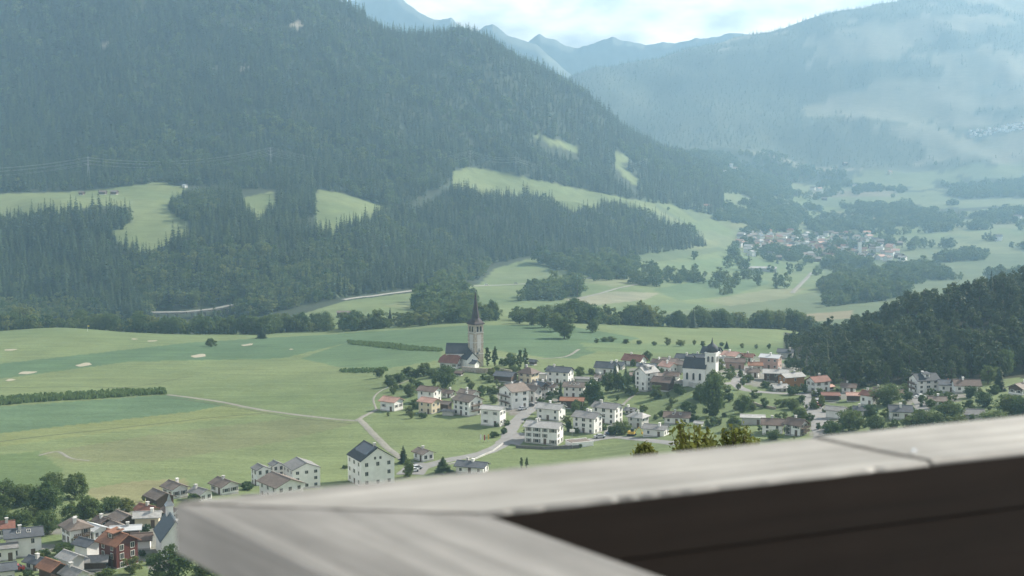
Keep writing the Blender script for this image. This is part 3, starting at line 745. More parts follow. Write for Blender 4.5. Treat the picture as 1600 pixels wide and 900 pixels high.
def _window_meshes():
    f = MB()                          # unit window 1 x 1, centred, looking along -y
    f.box(-.5, -.42, -.07, .02, -.5, .5); f.box(.42, .5, -.07, .02, -.5, .5); f.box(-.42, .42, -.07, .02, .43, .5); f.box(-.42, .42, -.09, .02, -.5, -.43)
    f.box(-.02, .02, -.06, .02, -.43, .43)
    p = MB(); p.box(-.42, .42, -.03, .015, -.43, .43)
    s = MB(); s.box(-.92, -.53, -.06, .01, -.5, .5); s.box(.53, .92, -.06, .01, -.5, .5)
    d = MB(); d.box(-.5, .5, -.06, .02, -.5, .5); d.box(-.3, .3, -.08, -.05, .1, .36)
    return f.mesh('window_frame', FRAME), p.mesh('pane', GLASS), s.mesh('shutters', SHUT), d.mesh('door', TIMBER)
WINF, WINP, WINS, DOORM = _window_meshes()
def window(parent, loc, rz, w=1.05, h=1.3, shutter=False):
    o = link('window', WINF, parent, loc, rz, (w, 1, h))
    link('pane', WINP, o)
    if shutter: link('shutter', WINS, o)
    return o
HOUSES = []                          # (px, py, height px, label) for describing neighbours
def gable_walls(l, w, h, pitch, base=2.5, hip=False):
    m = MB(); a, b = l / 2, w / 2; rz = h + b * math.tan(R(pitch))
    if hip: m.box(-a, a, -b, b, -base, h); return m, rz
    m.add([(-a,-b,-base),(a,-b,-base),(a,b,-base),(-a,b,-base),(-a,-b,h),(a,-b,h),(a,b,h),(-a,b,h),(-a,0,rz),(a,0,rz)],
          [(0,1,5,4),(2,3,7,6),(1,2,6,9,5),(3,0,4,8,7),(3,2,1,0)])
    return m, rz
def gable_roof(l, w, h, pitch, ov=0.7, t=0.22, hip=0.0):
    """two pitched slabs meeting at the ridge; hip > 0 cuts the ends back"""
    m = MB(); tp = math.tan(R(pitch)); a, b = l / 2 + ov, w / 2 + ov; ze = h - ov * tp + 0.05; zr = h + w / 2 * tp + 0.05
    rl = a - hip * (w / 2)
    top = [(-a,-b,ze+t),(a,-b,ze+t),(a,b,ze+t),(-a,b,ze+t),(-rl,0,zr+t),(rl,0,zr+t)]
    bot = [(x, y, z - t) for x, y, z in top]
    if hip: fs = [(0,1,5,4),(2,3,4,5),(1,2,5),(3,0,4)]
    else: fs = [(0,1,5,4),(2,3,4,5)]
    fb = [tuple(6 + i for i in reversed(f)) for f in fs]
    sd = [(0,6,7,1),(2,8,9,3)]
    if hip: sd += [(1,7,8,2),(3,9,6,0)]
    else: sd += [(1,7,11,5),(5,11,8,2),(3,9,10,4),(4,10,6,0)]
    m.add(top + bot, fs + fb + sd)
    if not hip: m.box(-rl, rl, -0.16, 0.16, zr + t - 0.10, zr + t + 0.07)
    return m, zr + t
def half_hip_roof(l, w, h, pitch, ov=0.7, t=0.22, k=0.45):
    m = MB(); tp = math.tan(R(pitch)); a, b = l / 2 + ov, w / 2 + ov; ze = h - ov * tp + 0.05; zr = h + w / 2 * tp + 0.05
    zc = ze + (zr - ze) * (1 - k); bc = b * k; rl = a - bc * 0.9
    top = [(-a,-b,ze),(a,-b,ze),(a,b,ze),(-a,b,ze),(-a,-bc,zc),(a,-bc,zc),(a,bc,zc),(-a,bc,zc),(-rl,0,zr),(rl,0,zr)]
    top = [(x,y,z+t) for x,y,z in top]; bot = [(x,y,z-t) for x,y,z in top]
    fs = [(0,1,5,9,8,4),(2,3,7,8,9,6),(5,6,9),(7,4,8)]
    m.add(top + bot, fs + [tuple(10+i for i in reversed(f)) for f in fs] + [(0,10,11,1),(2,12,13,3),(1,11,15,5),(5,15,16,6),(6,16,12,2),(3,13,17,7),(7,17,14,4),(4,14,10,0)])
    return m, zr + t
def house(label, px, py, wpx, hpx, yaw, ratio=1.3, pitch=24, wall='w', roof='g', hip=0.0, win=True, chim=1, shut=False, balc=False, sky=0, dormer=0, floors=None, cat='house', name='house', ov=0.7, wood_top=False, half=False, solar=False, dmin=240, col2=None):
    """a house whose walls span wpx pixels and rise hpx pixels to the eaves at the spot (px, py) of the photograph"""
    g = hit(px, py, dmin); D = g.y; s = D / F
    y = R(yaw); c, sn = abs(math.cos(y)), abs(math.sin(y))
    w = wpx * s / (ratio * c + sn); l = w * ratio; h = hpx * s
    back = (l * sn + w * c) / 2 * 0.92
    x0, y0 = g.x * (1 + back / D), D + back
    z0 = min(float(ground(x0, y0)), g.z + 0.4); z0 = max(z0, g.z - 0.6)
    root = empty(name, (x0, y0, z0), y); tag(root, label, cat)
    HOUSES.append((px, py, hpx, label))
    wm, rz = gable_walls(l, w, h, pitch, hip=(hip > 0 or half))
    wo = wm.build('wall', WALL[wall], root)
    pl = MB(); pl.box(-l/2-0.04, l/2+0.04, -w/2-0.04, w/2+0.04, -2.5, 0.5); pl.build('plinth', CONCRETE, wo)
    if half:
        gm_, _ = gable_walls(l, w, h, pitch); 
        m2 = MB(); k = 0.45; zc = h + (rz - h) * (1 - k); b_ = w / 2
        for sx in (-1, 1): m2.add([(sx*l/2,-b_,h),(sx*l/2,b_,h),(sx*l/2,b_*k,zc),(sx*l/2,-b_*k,zc)], [(0,1,2,3)])
        m2.build('gable_wall', WALL[wall], wo)
        rm, zr = half_hip_roof(l, w, h, pitch, ov)
    else: rm, zr = gable_roof(l, w, h, pitch, ov, hip=hip)
    ro = rm.build('roof', ROOF[roof], root)
    rg = random.Random(int(px * 13 + py * 7))
    tp = math.tan(R(pitch))
    if wall in 'wy' and ov > 0.5 and hpx < 30:
        shut = shut or rg.random() < 0.4
        balc = balc or (rg.random() < 0.25 and hpx > 14)
    wf, hf = rg.uniform(0.85, 1.2), rg.uniform(0.85, 1.15)
    for k in range(chim):
        cx = rg.uniform(-0.28, 0.28) * l; cyy = rg.uniform(-0.18, 0.18) * w
        cm = MB(); zc = h + (w / 2 - abs(cyy)) * tp
        cm.box(cx-.35, cx+.35, cyy-.35, cyy+.35, zc-.4, zr+.75); cm.box(cx-.45, cx+.45, cyy-.45, cyy+.45, zr+.75, zr+.9)
        cm.build('chimney', WALL[rg.choice('wgg')], ro)
    for k in range(sky):
        cx = (k + 0.5) / sky * l * 0.6 - l * 0.3; cyy = -w * 0.24
        q = link('skylight', WINF, ro, (cx, cyy, h + (w/2 + cyy) * tp + 0.32), 0, (0.9, 1, 1.2)); q.rotation_euler = (-(math.pi/2 - R(pitch)), 0, 0)
        link('pane', WINP, q)
    for k in range(dormer):
        cx = (k + 0.5) / dormer * l - l * 0.5 if dormer > 1 else 0; cyy = -w * 0.27; zb = h + (w/2 + cyy) * tp
        dm = MB(); dm.box(cx-1.1, cx+1.1, cyy-0.5, cyy+2.0, zb-0.3, zb+1.3); dm.build('dormer', WALL['b' if wall in 'rbo' else wall], ro)
        dr = MB(); dr.add([(cx-1.5,cyy-.8,zb+1.3),(cx+1.5,cyy-.8,zb+1.3),(cx+1.5,cyy+2.4,zb+1.75),(cx-1.5,cyy+2.4,zb+1.75),(cx-1.5,cyy-.8,zb+1.48),(cx+1.5,cyy-.8,zb+1.48),(cx+1.5,cyy+2.4,zb+1.93),(cx-1.5,cyy+2.4,zb+1.93)],
            [(0,3,2,1),(4,5,6,7),(0,1,5,4),(1,2,6,5),(2,3,7,6),(3,0,4,7)]); dr.build('dormer_roof', ROOF[roof], ro)
        window(ro, (cx, cyy - 0.51, zb + 0.65), 0, 1.3, 0.9)
    if solar:
        sm = MB(); sm.add([(x*l, -w/2 * (1-q), h + w/2*q*tp + 0.36) for x, q in ((-.42,.35),(.42,.35),(.42,.92),(-.42,.92))], [(0,1,2,3)])
        sm.add([(x*l, -w/2 * (1-q), h + w/2*q*tp + 0.30) for x, q in ((-.42,.35),(.42,.35),(.42,.92),(-.42,.92))], [(3,2,1,0)])
        sm.build('solar_panel', mat('solar_cells', (0.012, 0.016, 0.03), 0.15, 0.1, 1.0, spec=0.8), ro)
    if wood_top:                         # boarded gables
        for sx in (-1, 1):
            x = sx * (l / 2 + 0.03); bm_ = MB(); b_ = w / 2
            pts = [(x,-b_,h*0.62),(x,b_,h*0.62),(x,b_,h-0.05),(x,0,rz-0.08),(x,-b_,h-0.05)]
            bm_.add(pts + [(p[0]-sx*0.06, p[1], p[2]) for p in pts], [(0,1,2,3,4),(9,8,7,6,5)] + [(i,(i+1)%5,5+(i+1)%5,5+i) for i in range(5)]); bm_.build('gable_boards', WALL['b'], wo)
    if win:
        nf = floors or max(1, round(h / 2.75)); fh = h / nf
        end = 1 if yaw < 0 else -1          # which gable end looks at the camera
        big = wall in 'wgyp' and nf >= 3
        for fl in range(nf):
            z = fl * fh + fh * 0.55
            n = max(2, round(l / 3.3))
            for i in range(n):
                x = -l/2 + l * (i + 0.5) / n
                if fl == 0 and i == n // 2: 
                    link('door', DOORM, root, (x, -w/2 - 0.02, 1.05), 0, (1.0, 1, 2.1)); continue
                if rg.random() < 0.12: continue
                window(root, (x, -w/2 - 0.01, z), 0, (1.45 if (big and i % 2) else 1.0) * wf, 1.25 * hf, shut)
            n = max(2, round(w / 3.3))
            for i in range(n):
                yy = -w/2 + w * (i + 0.5) / n
                if rg.random() < 0.12: continue
                window(root, (end * (l/2 + 0.01), yy, z), math.pi/2 * end, 1.1 * wf, 1.25 * hf, shut)
        if not hip and (rz - h) > 2.2: 
            for yy in (-0.9, 0.9): window(root, (end * (l/2 + (0.04 if wood_top else 0.01)), yy, h + 0.6), math.pi/2 * end, 0.8, 0.95)
    if balc:
        end = 1 if yaw < 0 else -1; nf = floors or max(1, round(h / 2.75)); fh = h / nf
        for fl in range(1, nf):
            bm_ = MB(); x0_, x1_ = sorted((end*(l/2+0.02), end*(l/2+1.25)))
            bm_.box(x0_, x1_, -w*0.36, w*0.36, fl*fh-0.02, fl*fh+0.14)
            bo = bm_.build('balcony', TIMBER, root)
            for q in range(9):
                yq = -w*0.36 + w*0.72*q/8
                rb = MB(); xx = end*(l/2+1.18); rb.box(xx-.04, xx+.04, yq-0.16, yq+0.16, fl*fh+.14, fl*fh+1.0); rb.build('balustrade', TIMBER, bo)
    return root

# ------------------------------------------------------------------ houses, read off the photograph from left to right
H = house
# hamlet at the lower left
H('red brown gabled roof behind the white house at the left edge', 6, 842, 34, 18, 20, 1.3, 30, 'w', 'r')
H('white house with dark grey roof at the left edge of the picture', 38, 873, 62, 36, 22, 1.5, 24, 'w', 's', sky=2, floors=2)
H('low white annex with shallow roof in front of the white left house', 8, 878, 40, 22, 20, 1.3, 14, 'w', 'g', chim=0)
H('half hidden grey roofed house in the lower left corner', 6, 915, 40, 26, 25, 1.3, 26, 'w', 's')
H('cream house with shuttered windows and wide grey hipped roof', 120, 852, 50, 27, -52, 1.1, 26, 'w', 'n', shut=True, chim=2, hip=0.35)
H('house under a pale blue grey sheet metal roof', 148, 846, 38, 19, -40, 1.4, 20, 'w', 'm', chim=0)
H('low barn with pale corrugated roof above the red house', 197, 843, 46, 15, 12, 1.9, 16, 'b', 'm', chim=1, win=False, cat='barn', name='barn')
H('brown barn with twin grey gables near the hedge', 193, 826, 44, 14, -48, 1.3, 25, 'b', 'n', win=False, chim=0, cat='barn', name='barn')
H('lower grey gabled barn in front of the brown barn', 182, 836, 34, 11, -48, 1.2, 25, 'b', 'n', win=False, chim=0, cat='barn', name='barn')
H('dark red timber house with orange tiled roof and dormer', 186, 889, 62, 42, -38, 1.1, 30, 'r', 'o', dormer=1, chim=1, floors=3)
H('dark grey roofed shed left of the red timber house', 137, 873, 40, 22, -35, 1.2, 24, 'w', 's', win=False, chim=0, cat='shed', name='shed')
H('low shed with grey roof in front of the red timber house', 146, 892, 44, 16, 6, 1.8, 22, 'b', 'g', win=False, chim=0, cat='shed', name='shed')
H('long barn with rusty orange tiled roof at the bottom left', 84, 915, 46, 28, -40, 1.2, 30, 'b', 'o', win=False, chim=0, cat='barn', name='barn')
H('barn with pale ribbed metal roof next to the orange roof', 112, 898, 42, 26, -40, 1.3, 26, 'g', 'l', win=False, chim=0, cat='barn', name='barn')
H('grey roofed house with chimney at the bottom edge', 118, 920, 46, 22, -42, 1.4, 28, 'w', 'g', chim=1)
H('red tiled roof behind the chapel at the lower left', 231, 810, 40, 11, -35, 1.3, 26, 'y', 'r', chim=1)
H('cream house with weathered grey brown roof below the red roof', 231, 825, 40, 18, 8, 1.6, 24, 'y', 'l')
H('dark timber barn with grey roof at the meadow edge', 250, 796, 46, 18, -48, 1.2, 26, 'b', 'n', win=False, chim=0, cat='barn', name='barn')
H('white house with grey roof and brown chimney beside the dark barn', 274, 780, 42, 17, -48, 1.2, 24, 'w', 'n')
H('grey roofed house half hidden behind the railing corner', 314, 785, 36, 14, -40, 1.2, 24, 'w', 'g')
H('brown roofed low house beside the chapel at the lower left', 222, 860, 30, 18, 10, 1.2, 30, 'w', 'b', win=False, chim=0)
# buildings along the near edge of the meadow
H('white house with grey roof left of the twin white blocks', 351, 774, 46, 15, -48, 1.2, 24, 'w', 'n', chim=1)
H('white apartment block with small windows at the left of the pair', 408, 760, 32, 26, -58, 1.0, 24, 'w', 'g', floors=3, chim=0, ov=0.25)
H('narrow white block wedged between the two white apartment blocks', 432, 755, 26, 28, -58, 1.0, 24, 'w', 'g', floors=3, chim=0, ov=0.25)
H('white apartment block with grey gable at the right of the pair', 472, 765, 62, 32, -62, 1.0, 22, 'w', 'g', floors=3, chim=0, ov=0.25)
H('wide dark brown roof in front of the white apartment blocks', 440, 785, 74, 26, -52, 1.2, 22, 'w', 'n', chim=0)
H('tall white house with dark slate roof and solar panels by the track', 580, 762, 78, 44, -62, 1.0, 33, 'w', 'd', floors=3, solar=True, chim=1, ov=0.3)
H('small white bungalow with grey roof beside the parking area', 662, 722, 32, 13, -52, 1.3, 22, 'w', 'n', chim=1)
H('low grey roofed house peeping over the railing', 738, 742, 52, 12, -18, 1.7, 20, 'w', 's', chim=2)
# houses below the church
H('small white house with pink roof at the village edge', 612, 643, 36, 16, -32, 1.2, 22, 'w', 'p', chim=0)
H('white house with brown roof below the knoll', 671, 630, 37, 19, -28, 1.3, 22, 'w', 'b', chim=0)
H('cream house with pale pink roof on the meadow edge', 671, 647, 34, 19, -35, 1.2, 22, 'y', 'p', chim=0)
H('grey brown shed between cream and white houses', 697, 643, 18, 12, -30, 1.2, 24, 'b', 'n', win=False, chim=0, cat='shed', name='shed')
H('flat garage in front of the grey brown gabled house', 701, 650, 20, 7, -15, 1.4, 6, 'g', 'g', win=False, chim=0, cat='garage', name='garage')
H('large grey brown gabled house with balconies below the church', 731, 651, 46, 24, -42, 1.1, 25, 'w', 'n', balc=True, floors=3)
H('low house with grey brown roof behind the large gabled house', 732, 628, 34, 12, -35, 1.3, 24, 'w', 'n')
H('white house with pale flat-pitched roof beside the village road', 771, 667, 40, 27, -24, 1.4, 14, 'w', 'l', floors=2, chim=0)
H('open carport with dark roof left of the big white house', 764, 645, 26, 8, -20, 1.4, 8, 'b', 's', win=False, chim=0, cat='carport', name='carport')
H('big white gabled house with loggia at the road bend', 803, 640, 47, 29, 34, 0.85, 24, 'w', 'n', floors=3, chim=0, balc=False)
H('dark slate roofed barn below the cypress trees', 790, 598, 36, 10, -26, 1.4, 24, 'b', 's', win=False, chim=0, cat='barn', name='barn')
H('square cream house with brown pyramid roof', 826, 599, 33, 16, -35, 1.1, 30, 'y', 'b', hip=1.0)
H('small grey hipped roof house behind the big white house', 815, 618, 28, 10, -30, 1.2, 26, 'w', 'n', hip=0.8)
H('grey house with half gables on the village street', 833, 628, 28, 18, -42, 1.2, 32, 'g', 'n')
H('grey house with dark green gable on the village street', 846, 622, 20, 19, -52, 1.2, 34, 'g', 's', wood_top=True)
H('white house with long dark slate roof behind the spruce', 875, 600, 43, 19, -24, 1.6, 26, 'w', 's', floors=2)
H('white garage annex left of the long slate roof', 849, 594, 16, 9, -20, 1.2, 10, 'w', 'l', win=False, chim=0, cat='garage', name='garage')
H('flat grey roofed hall between slate and brown roofs', 917, 601, 36, 8, -14, 1.9, 8, 'g', 'g', win=False, chim=0, cat='hall', name='hall')
H('white house with grey brown roof behind the orange shed', 898, 622, 36, 18, -14, 1.5, 26, 'w', 'n', sky=3, floors=2)
H('low house with long orange tiled roof', 894, 640, 36, 14, -8, 2.0, 20, 'b', 'o', chim=0)
H('white block with grey roof behind the long apartment house', 861, 658, 46, 19, -26, 1.5, 22, 'w', 'l', floors=2)
H('long white apartment house with grey roof facing the green', 850, 696, 62, 27, -20, 1.7, 20, 'w', 'l', floors=3, chim=2)
H('white three storey block with grey roof, nearer of the two', 918, 678, 47, 26, -30, 1.3, 22, 'w', 'g', floors=3, chim=2)
H('white three storey block with grey roof, farther of the two', 949, 663, 49, 26, -30, 1.4, 20, 'w', 'g', floors=3, chim=2)
H('beige house with grey hipped roof behind the round tree', 997, 669, 34, 18, -34, 1.1, 24, 'g', 'l', hip=0.7)
H('low white house with grey roof beside the yellow digger', 1025, 683, 42, 13, -26, 1.5, 20, 'w', 'g')
H('dark brown roof with skylights below the chapel slope', 1058, 663, 42, 12, -12, 1.7, 26, 'w', 'b', sky=2)
H('small grey roofed hut below the chapel slope', 1092, 667, 13, 6, -20, 1.2, 18, 'w', 'l', win=False, chim=0, cat='shed', name='shed')
# around the chapel
H('tall white house with pale roof and rows of windows on the slope', 1010, 612, 36, 30, 38, 1.1, 30, 'w', 'l', floors=4, dormer=1)
H('brown roofed timber barn right of the tall white house', 1036, 613, 36, 15, -28, 1.2, 26, 'b', 'b', win=False, chim=0, cat='barn', name='barn')
H('house with large dark slate roof by the orchard', 948, 585, 38, 11, -22, 1.5, 32, 'w', 's')
H('house with red brown roof and white gable by the orchard', 991, 572, 38, 9, -32, 1.4, 32, 'w', 'r', chim=1)
H('small grey slate roof in front of the red brown roof', 1010, 581, 30, 9, -10, 1.8, 20, 'g', 's')
H('long flat grey roof behind the tall white house', 1010, 596, 52, 9, -8, 2.2, 10, 'g', 'n', win=False, chim=0, cat='hall', name='hall')
H('cream house with pink gabled roof left of the chapel', 1044, 584, 28, 12, -48, 1.2, 28, 'w', 'p')
H('grey gabled barn directly left of the chapel', 1066, 582, 26, 13, -52, 1.1, 24, 'g', 'n', win=False, chim=0, cat='barn', name='barn')
H('house with grey roof and skylights behind the grey barn', 1046, 572, 28, 8, -30, 1.3, 22, 'w', 'n', sky=1)
H('house with dark slate roof just behind the chapel', 1070, 568, 30, 9, -25, 1.4, 28, 'w', 's')
H('large dark roofed house behind the chapel tower', 1112, 560, 34, 9, -28, 1.3, 36, 'w', 'd')
H('house with pinkish brown gable right of the chapel tower', 1143, 566, 32, 11, -40, 1.2, 24, 'w', 'p')
H('low house with brown roof at the chapel street', 1148, 577, 30, 12, -6, 1.6, 26, 'p', 'b')
H('small house with bright orange roof at the wood edge', 1180, 580, 21, 10, -6, 1.4, 24, 'g', 'o')
H('pink walled block with solar roof at the wood edge', 1204, 577, 36, 19, -26, 1.3, 16, 'p', 'm', floors=2)
H('grey roofed house half hidden by the wood edge', 1228, 560, 28, 10, -20, 1.3, 22, 'g', 's')
H('brown timber house with pale grey roof below the wood', 1212, 597, 40, 14, -10, 1.6, 18, 'b', 'l', floors=2)
H('orange brown timber house with pale roof below the wood', 1236, 608, 40, 19, 22, 1.5, 20, 'o', 'l', floors=2)
H('white house with wide red brown roof at the road junction', 1278, 614, 36, 18, 26, 1.3, 28, 'w', 'r', floors=2)
# right hand part of the village
H('carport with pale pink roof at the road junction', 1293, 611, 18, 6, 30, 1.2, 16, 'b', 'p', win=False, chim=0, cat='carport', name='carport')
H('low barn with dark red roof by the parked cars', 1297, 627, 26, 10, -4, 1.7, 20, 'b', 'r', win=False, chim=0, cat='barn', name='barn')
H('shed with faded red patchy roof between red roofs', 1333, 628, 20, 11, -6, 1.4, 22, 'b', 'p', win=False, chim=0, cat='shed', name='shed')
H('white chalet with dark red roof beside the leafy tree', 1358, 634, 28, 17, -44, 1.2, 28, 'w', 'r', wood_top=True)
H('grey roofed workshop with white front below the parked cars', 1306, 655, 34, 14, -28, 1.3, 20, 'w', 'g', win=False, chim=0, cat='workshop', name='workshop')
H('white house with slate roof and chimney above the railing', 1406, 656, 35, 14, -8, 1.4, 30, 'w', 's', floors=1)
H('large white house with dark slate roof under the pines', 1443, 615, 42, 22, 14, 1.3, 30, 'w', 'd', dormer=1, floors=3)
H('row house with dark grey roof beside the brown roof', 1478, 613, 25, 13, -4, 1.3, 30, 'w', 's', chim=0)
H('row house with brown tiled roof and white chimney', 1509, 614, 40, 13, -4, 1.7, 30, 'w', 'b', chim=1, floors=1)
H('house under a plain grey roof among bushes above the railing', 1521, 657, 30, 10, -10, 1.4, 28, 'g', 'g', win=False, chim=0)
H('dark timber chalet at the right edge of the picture', 1594, 618, 38, 12, 40, 1.2, 26, 'w', 'n', wood_top=True)
H('flat roofed pale grey building behind the foreground branches', 1176, 664, 38, 12, -10, 1.5, 8, 'g', 'l', chim=0, floors=1)
H('white house with brown roof behind the foreground branches', 1207, 680, 36, 17, -14, 1.3, 28, 'w', 'b', floors=2)
H('brown roofed house with stepped timber balconies', 1244, 682, 36, 18, -42, 1.1, 30, 'w', 'b', balc=True, floors=3)
# smaller houses and sheds filling the gaps of the old village
for lab, px, py, wpx, hpx, yaw, wl, rf in (
  ('small house with brown roof squeezed behind the cream gabled house', 1030, 574, 24, 8, -30, 'w', 'b'),
  ('low house with slate roof left of the red brown orchard roof', 965, 578, 24, 8, -20, 'g', 's'),
  ('shed with grey roof between the flat hall and slate roof', 940, 598, 22, 7, -14, 'g', 'n'),
  ('low brown roofed house in front of the chapel barn', 1050, 596, 26, 9, -20, 'w', 'b'),
  ('small slate roofed house between chapel and orchard', 1092, 566, 24, 8, -30, 'w', 's'),
  ('pale gabled house right behind the chapel tower', 1128, 572, 22, 10, -42, 'w', 'l'),
  ('narrow white house with red roof above the chapel street', 1168, 566, 22, 9, -24, 'w', 'r'),
  ('small grey roofed house by the chapel street bend', 1176, 590, 22, 9, -16, 'w', 'n'),
  ('low white outbuilding beside the orange brown timber house', 1218, 612, 24, 6, 12, 'w', 'l'),
  ('small brown roofed house behind the spruce', 862, 614, 22, 10, -36, 'w', 'b'),
  ('grey gabled house on the village street corner', 842, 610, 22, 9, -30, 'g', 'n'),
  ('small white house with brown roof above the orange roof', 922, 618, 22, 10, -20, 'w', 'b'),
  ('shed with dark roof below the brown hipped roof', 800, 612, 20, 7, -26, 'b', 's'),
  ('low house with brown roof above the cream house', 700, 622, 20, 8, -24, 'w', 'b'),
  ('white garage with grey roof below the tall slope house', 985, 648, 18, 6, -28, 'w', 'g'),
  ('brown roofed house behind the patchy red shed', 1326, 614, 24, 9, -18, 'w', 'b'),
  ('grey roofed house behind the dark red chalet', 1376, 620, 24, 9, -20, 'w', 'n'),
  ('small slate roofed house below the dark red chalet', 1346, 650, 26, 9, -16, 'w', 's'),
  ('white house with brown roof left of the pine lane', 1398, 624, 26, 10, -12, 'w', 'b'),
  ('low grey roofed house below the row houses', 1464, 634, 26, 8, -8, 'w', 'n'),
  ('small white house with slate roof left of the long orange barn', 58, 892, 34, 14, -30, 'w', 's'),
  ('brown roofed shed between cream house and twin gabled barn', 160, 826, 26, 11, -40, 'b', 'b'),
  ('white house with brown roof behind the steep chapel roof', 268, 815, 34, 14, -40, 'w', 'b')):
    H(lab, px, py, wpx, hpx, yaw, 1.3, 26, wl, rf)
# far off
H('low field barn on the lower meadow left of the spire', 538, 494, 22, 6, -8, 2.0, 18, 'b', 'n', win=False, chim=0, cat='barn', name='barn', dmin=1100)
H('dark hay barn, left one of the pair on the shelf meadow', 161, 304, 11, 4, -10, 1.2, 26, 'b', 'n', win=False, chim=0, cat='barn', name='barn', dmin=1300)
H('dark hay barn, right one of the pair on the shelf meadow', 179, 304, 11, 4, -10, 1.2, 26, 'b', 'n', win=False, chim=0, cat='barn', name='barn', dmin=1300)
H('lone hay barn beside the spruces on the shelf meadow', 128, 305, 9, 4, -20, 1.1, 26, 'b', 'n', win=False, chim=0, cat='barn', name='barn', dmin=1300)
H('tiny white house at the upper edge of the shelf meadow', 289, 294, 8, 4, -35, 1.2, 28, 'w', 'm', win=False, chim=0, dmin=1300)
H('long farm hall with grey roof on the valley floor', 1186, 424, 56, 5, -10, 3.2, 13, 'g', 'l', win=False, chim=0, cat='hall', name='hall', dmin=1300)
H('white farm shed beside the riverside copse', 945, 432, 10, 4, -30, 1.3, 20, 'w', 'm', win=False, chim=0, cat='barn', name='barn', dmin=1300)

# ------------------------------------------------------------------ church on the knoll
def arch_window(parent, loc, rz, w, h):
    o = MB(); n = 6
    pts = [(-w/2, 0), (w/2, 0)] + [(w/2*math.cos(math.pi*k/n), h - w/2 + w/2*math.sin(math.pi*k/n)) for k in range(n + 1)]
    o.add([(x, -0.05, z) for x, z in pts] + [(x, 0.02, z) for x, z in pts], [tuple(range(len(pts)))] + [(i, (i+1)%len(pts), len(pts)+(i+1)%len(pts), len(pts)+i) for i in range(len(pts))])
    ob = o.build('window', GLASS, parent, loc, rz)
    f = MB(); f.box(-w/2-.12, -w/2, -.12, .02, -.1, h - w/2); f.box(w/2, w/2+.12, -.12, .02, -.1, h - w/2); f.box(-w/2-.2, w/2+.2, -.16, .02, -.25, -.1)
    f.build('frame', WALL['g'], ob)
    return ob
cg = hit(743, 574); D = cg.y; s = D / F
TB = Vector((cg.x, cg.y + 4, float(ground(cg.x, cg.y + 4))))
yawT = R(40)
church = empty('church', TB, yawT); tag(church, 'old stone church with tall tower and dark pointed spire on the knoll', 'church')
HOUSES.append((743, 574, 90, 'old stone church'))
tw = 24.5 * s / (abs(math.cos(yawT)) + abs(math.sin(yawT))); th = 70 * s; hw = tw / 2
tm = MB(); tm.box(-hw, hw, -hw, hw, -3, th)
tow = tm.build('tower', WALL['s'], church)
for z in (0.30, 0.56, 0.78):
    b_ = MB(); b_.box(-hw-.14, hw+.14, -hw-.14, hw+.14, th*z, th*z+.28); b_.build('string_course', WALL['g'], tow)
for rz_, off in ((0, (0, -1)), (-math.pi/2, (-1, 0)), (math.pi/2, (1, 0))):
    for k in (-1, 1):
        ox = k * 0.95
        px_, py_ = (ox, -hw - .02) if off[0] == 0 else (off[0] * (hw + .02), ox)
        arch_window(tow, (px_, py_, th*0.81), rz_, 1.15, 2.6)
    px_, py_ = (0, -hw-.02) if off[0] == 0 else (off[0]*(hw+.02), 0)
    q = MB(); q.box(-1.3, 1.3, -.06, .02, 0, 2.2); q.build('pale_panel', WALL['g'], tow, (px_, py_, th*0.64), rz_)
    arch_window(tow, (px_, py_, th*0.36), rz_, 0.8, 1.6)
    q = MB(); q.box(-hw*0.42, hw*0.42, -.05, .02, 0, th*0.30); q.build('plaster_strip', WALL['g'], tow, (px_, py_, th*0.18 + 4.2), rz_)
sp = MB(); rings = []
SPH = 50 * s
for q, r in ((-0.035, 1.20), (0.0, 1.16), (0.06, 0.98), (0.16, 0.74), (0.30, 0.60), (0.48, 0.43), (0.70, 0.25), (0.90, 0.10), (1.0, 0.02)):
    n = 8; k = min(1, max(0, (q - 0.0) / 0.16)); ring = []
    for i in range(n):
        a = math.pi/4 * i + math.pi/8 * 0
        sq = 1.0 / max(abs(math.cos(a)), abs(math.sin(a)))
        ring.append((hw*r*math.cos(a)*((1-k)*sq+k), hw*r*math.sin(a)*((1-k)*sq+k), th + q*SPH))
    rings.append(ring)
sp.loft(rings); spire = sp.build('spire', mat('spire_shingles', (0.038, 0.028, 0.032), 0.7, 0.2, 2.0, bump=0.4), church)
cr_ = MB(); cr_.tube((0,0,th+SPH-.2), (0,0,th+SPH+1.4), .06); cr_.box(-.4,.4,-.05,.05,th+SPH+.8,th+SPH+.92); cr_.build('cross', METAL, spire)
def wing(name, dx, dy, l, w, h, pitch, yaw, roofk, wins=3):
    o = empty(name, (dx, dy, 0), R(yaw)); o.parent = church
    m, rz = gable_walls(l, w, h, pitch, 3); wl = m.build('wall', WALL['w'], o)
    r_, _ = gable_roof(l, w, h, pitch, 0.45); r_.build('roof', ROOF[roofk], o)
    return o, l, w, h
iy = -yawT
def lc(dx, dy):                        # photo-aligned offset to church axes
    return (dx*math.cos(iy) - dy*math.sin(iy), dx*math.sin(iy) + dy*math.cos(iy))
a_, b_ = lc(-6.2, 2.2); nv, l_, w_, h_ = wing('nave', a_, b_, 15, 8.5, 6.8, 42, 10 - 40 - 15, 'd')
for k in range(3): arch_window(nv, (-4.5 + k*4, -w_/2 - .02, 2.2), 0, 0.9, 2.8)
arch_window(nv, (l_/2 + .02, 0, 3.2), math.pi/2, 1.2, 2.6)
a_, b_ = lc(-3.4, -2.6); ch, l_, w_, h_ = wing('choir', a_, b_, 7, 6, 4.6, 42, -40 - 55, 'd')
arch_window(ch, (l_/2 + .02, 0, 2.0), math.pi/2, 1.0, 2.4)
a_, b_ = lc(-1.2, -5.2); ve, l_, w_, h_ = wing('vestry', a_, b_, 4.5, 4, 2.6, 30, -40 - 30, 's')
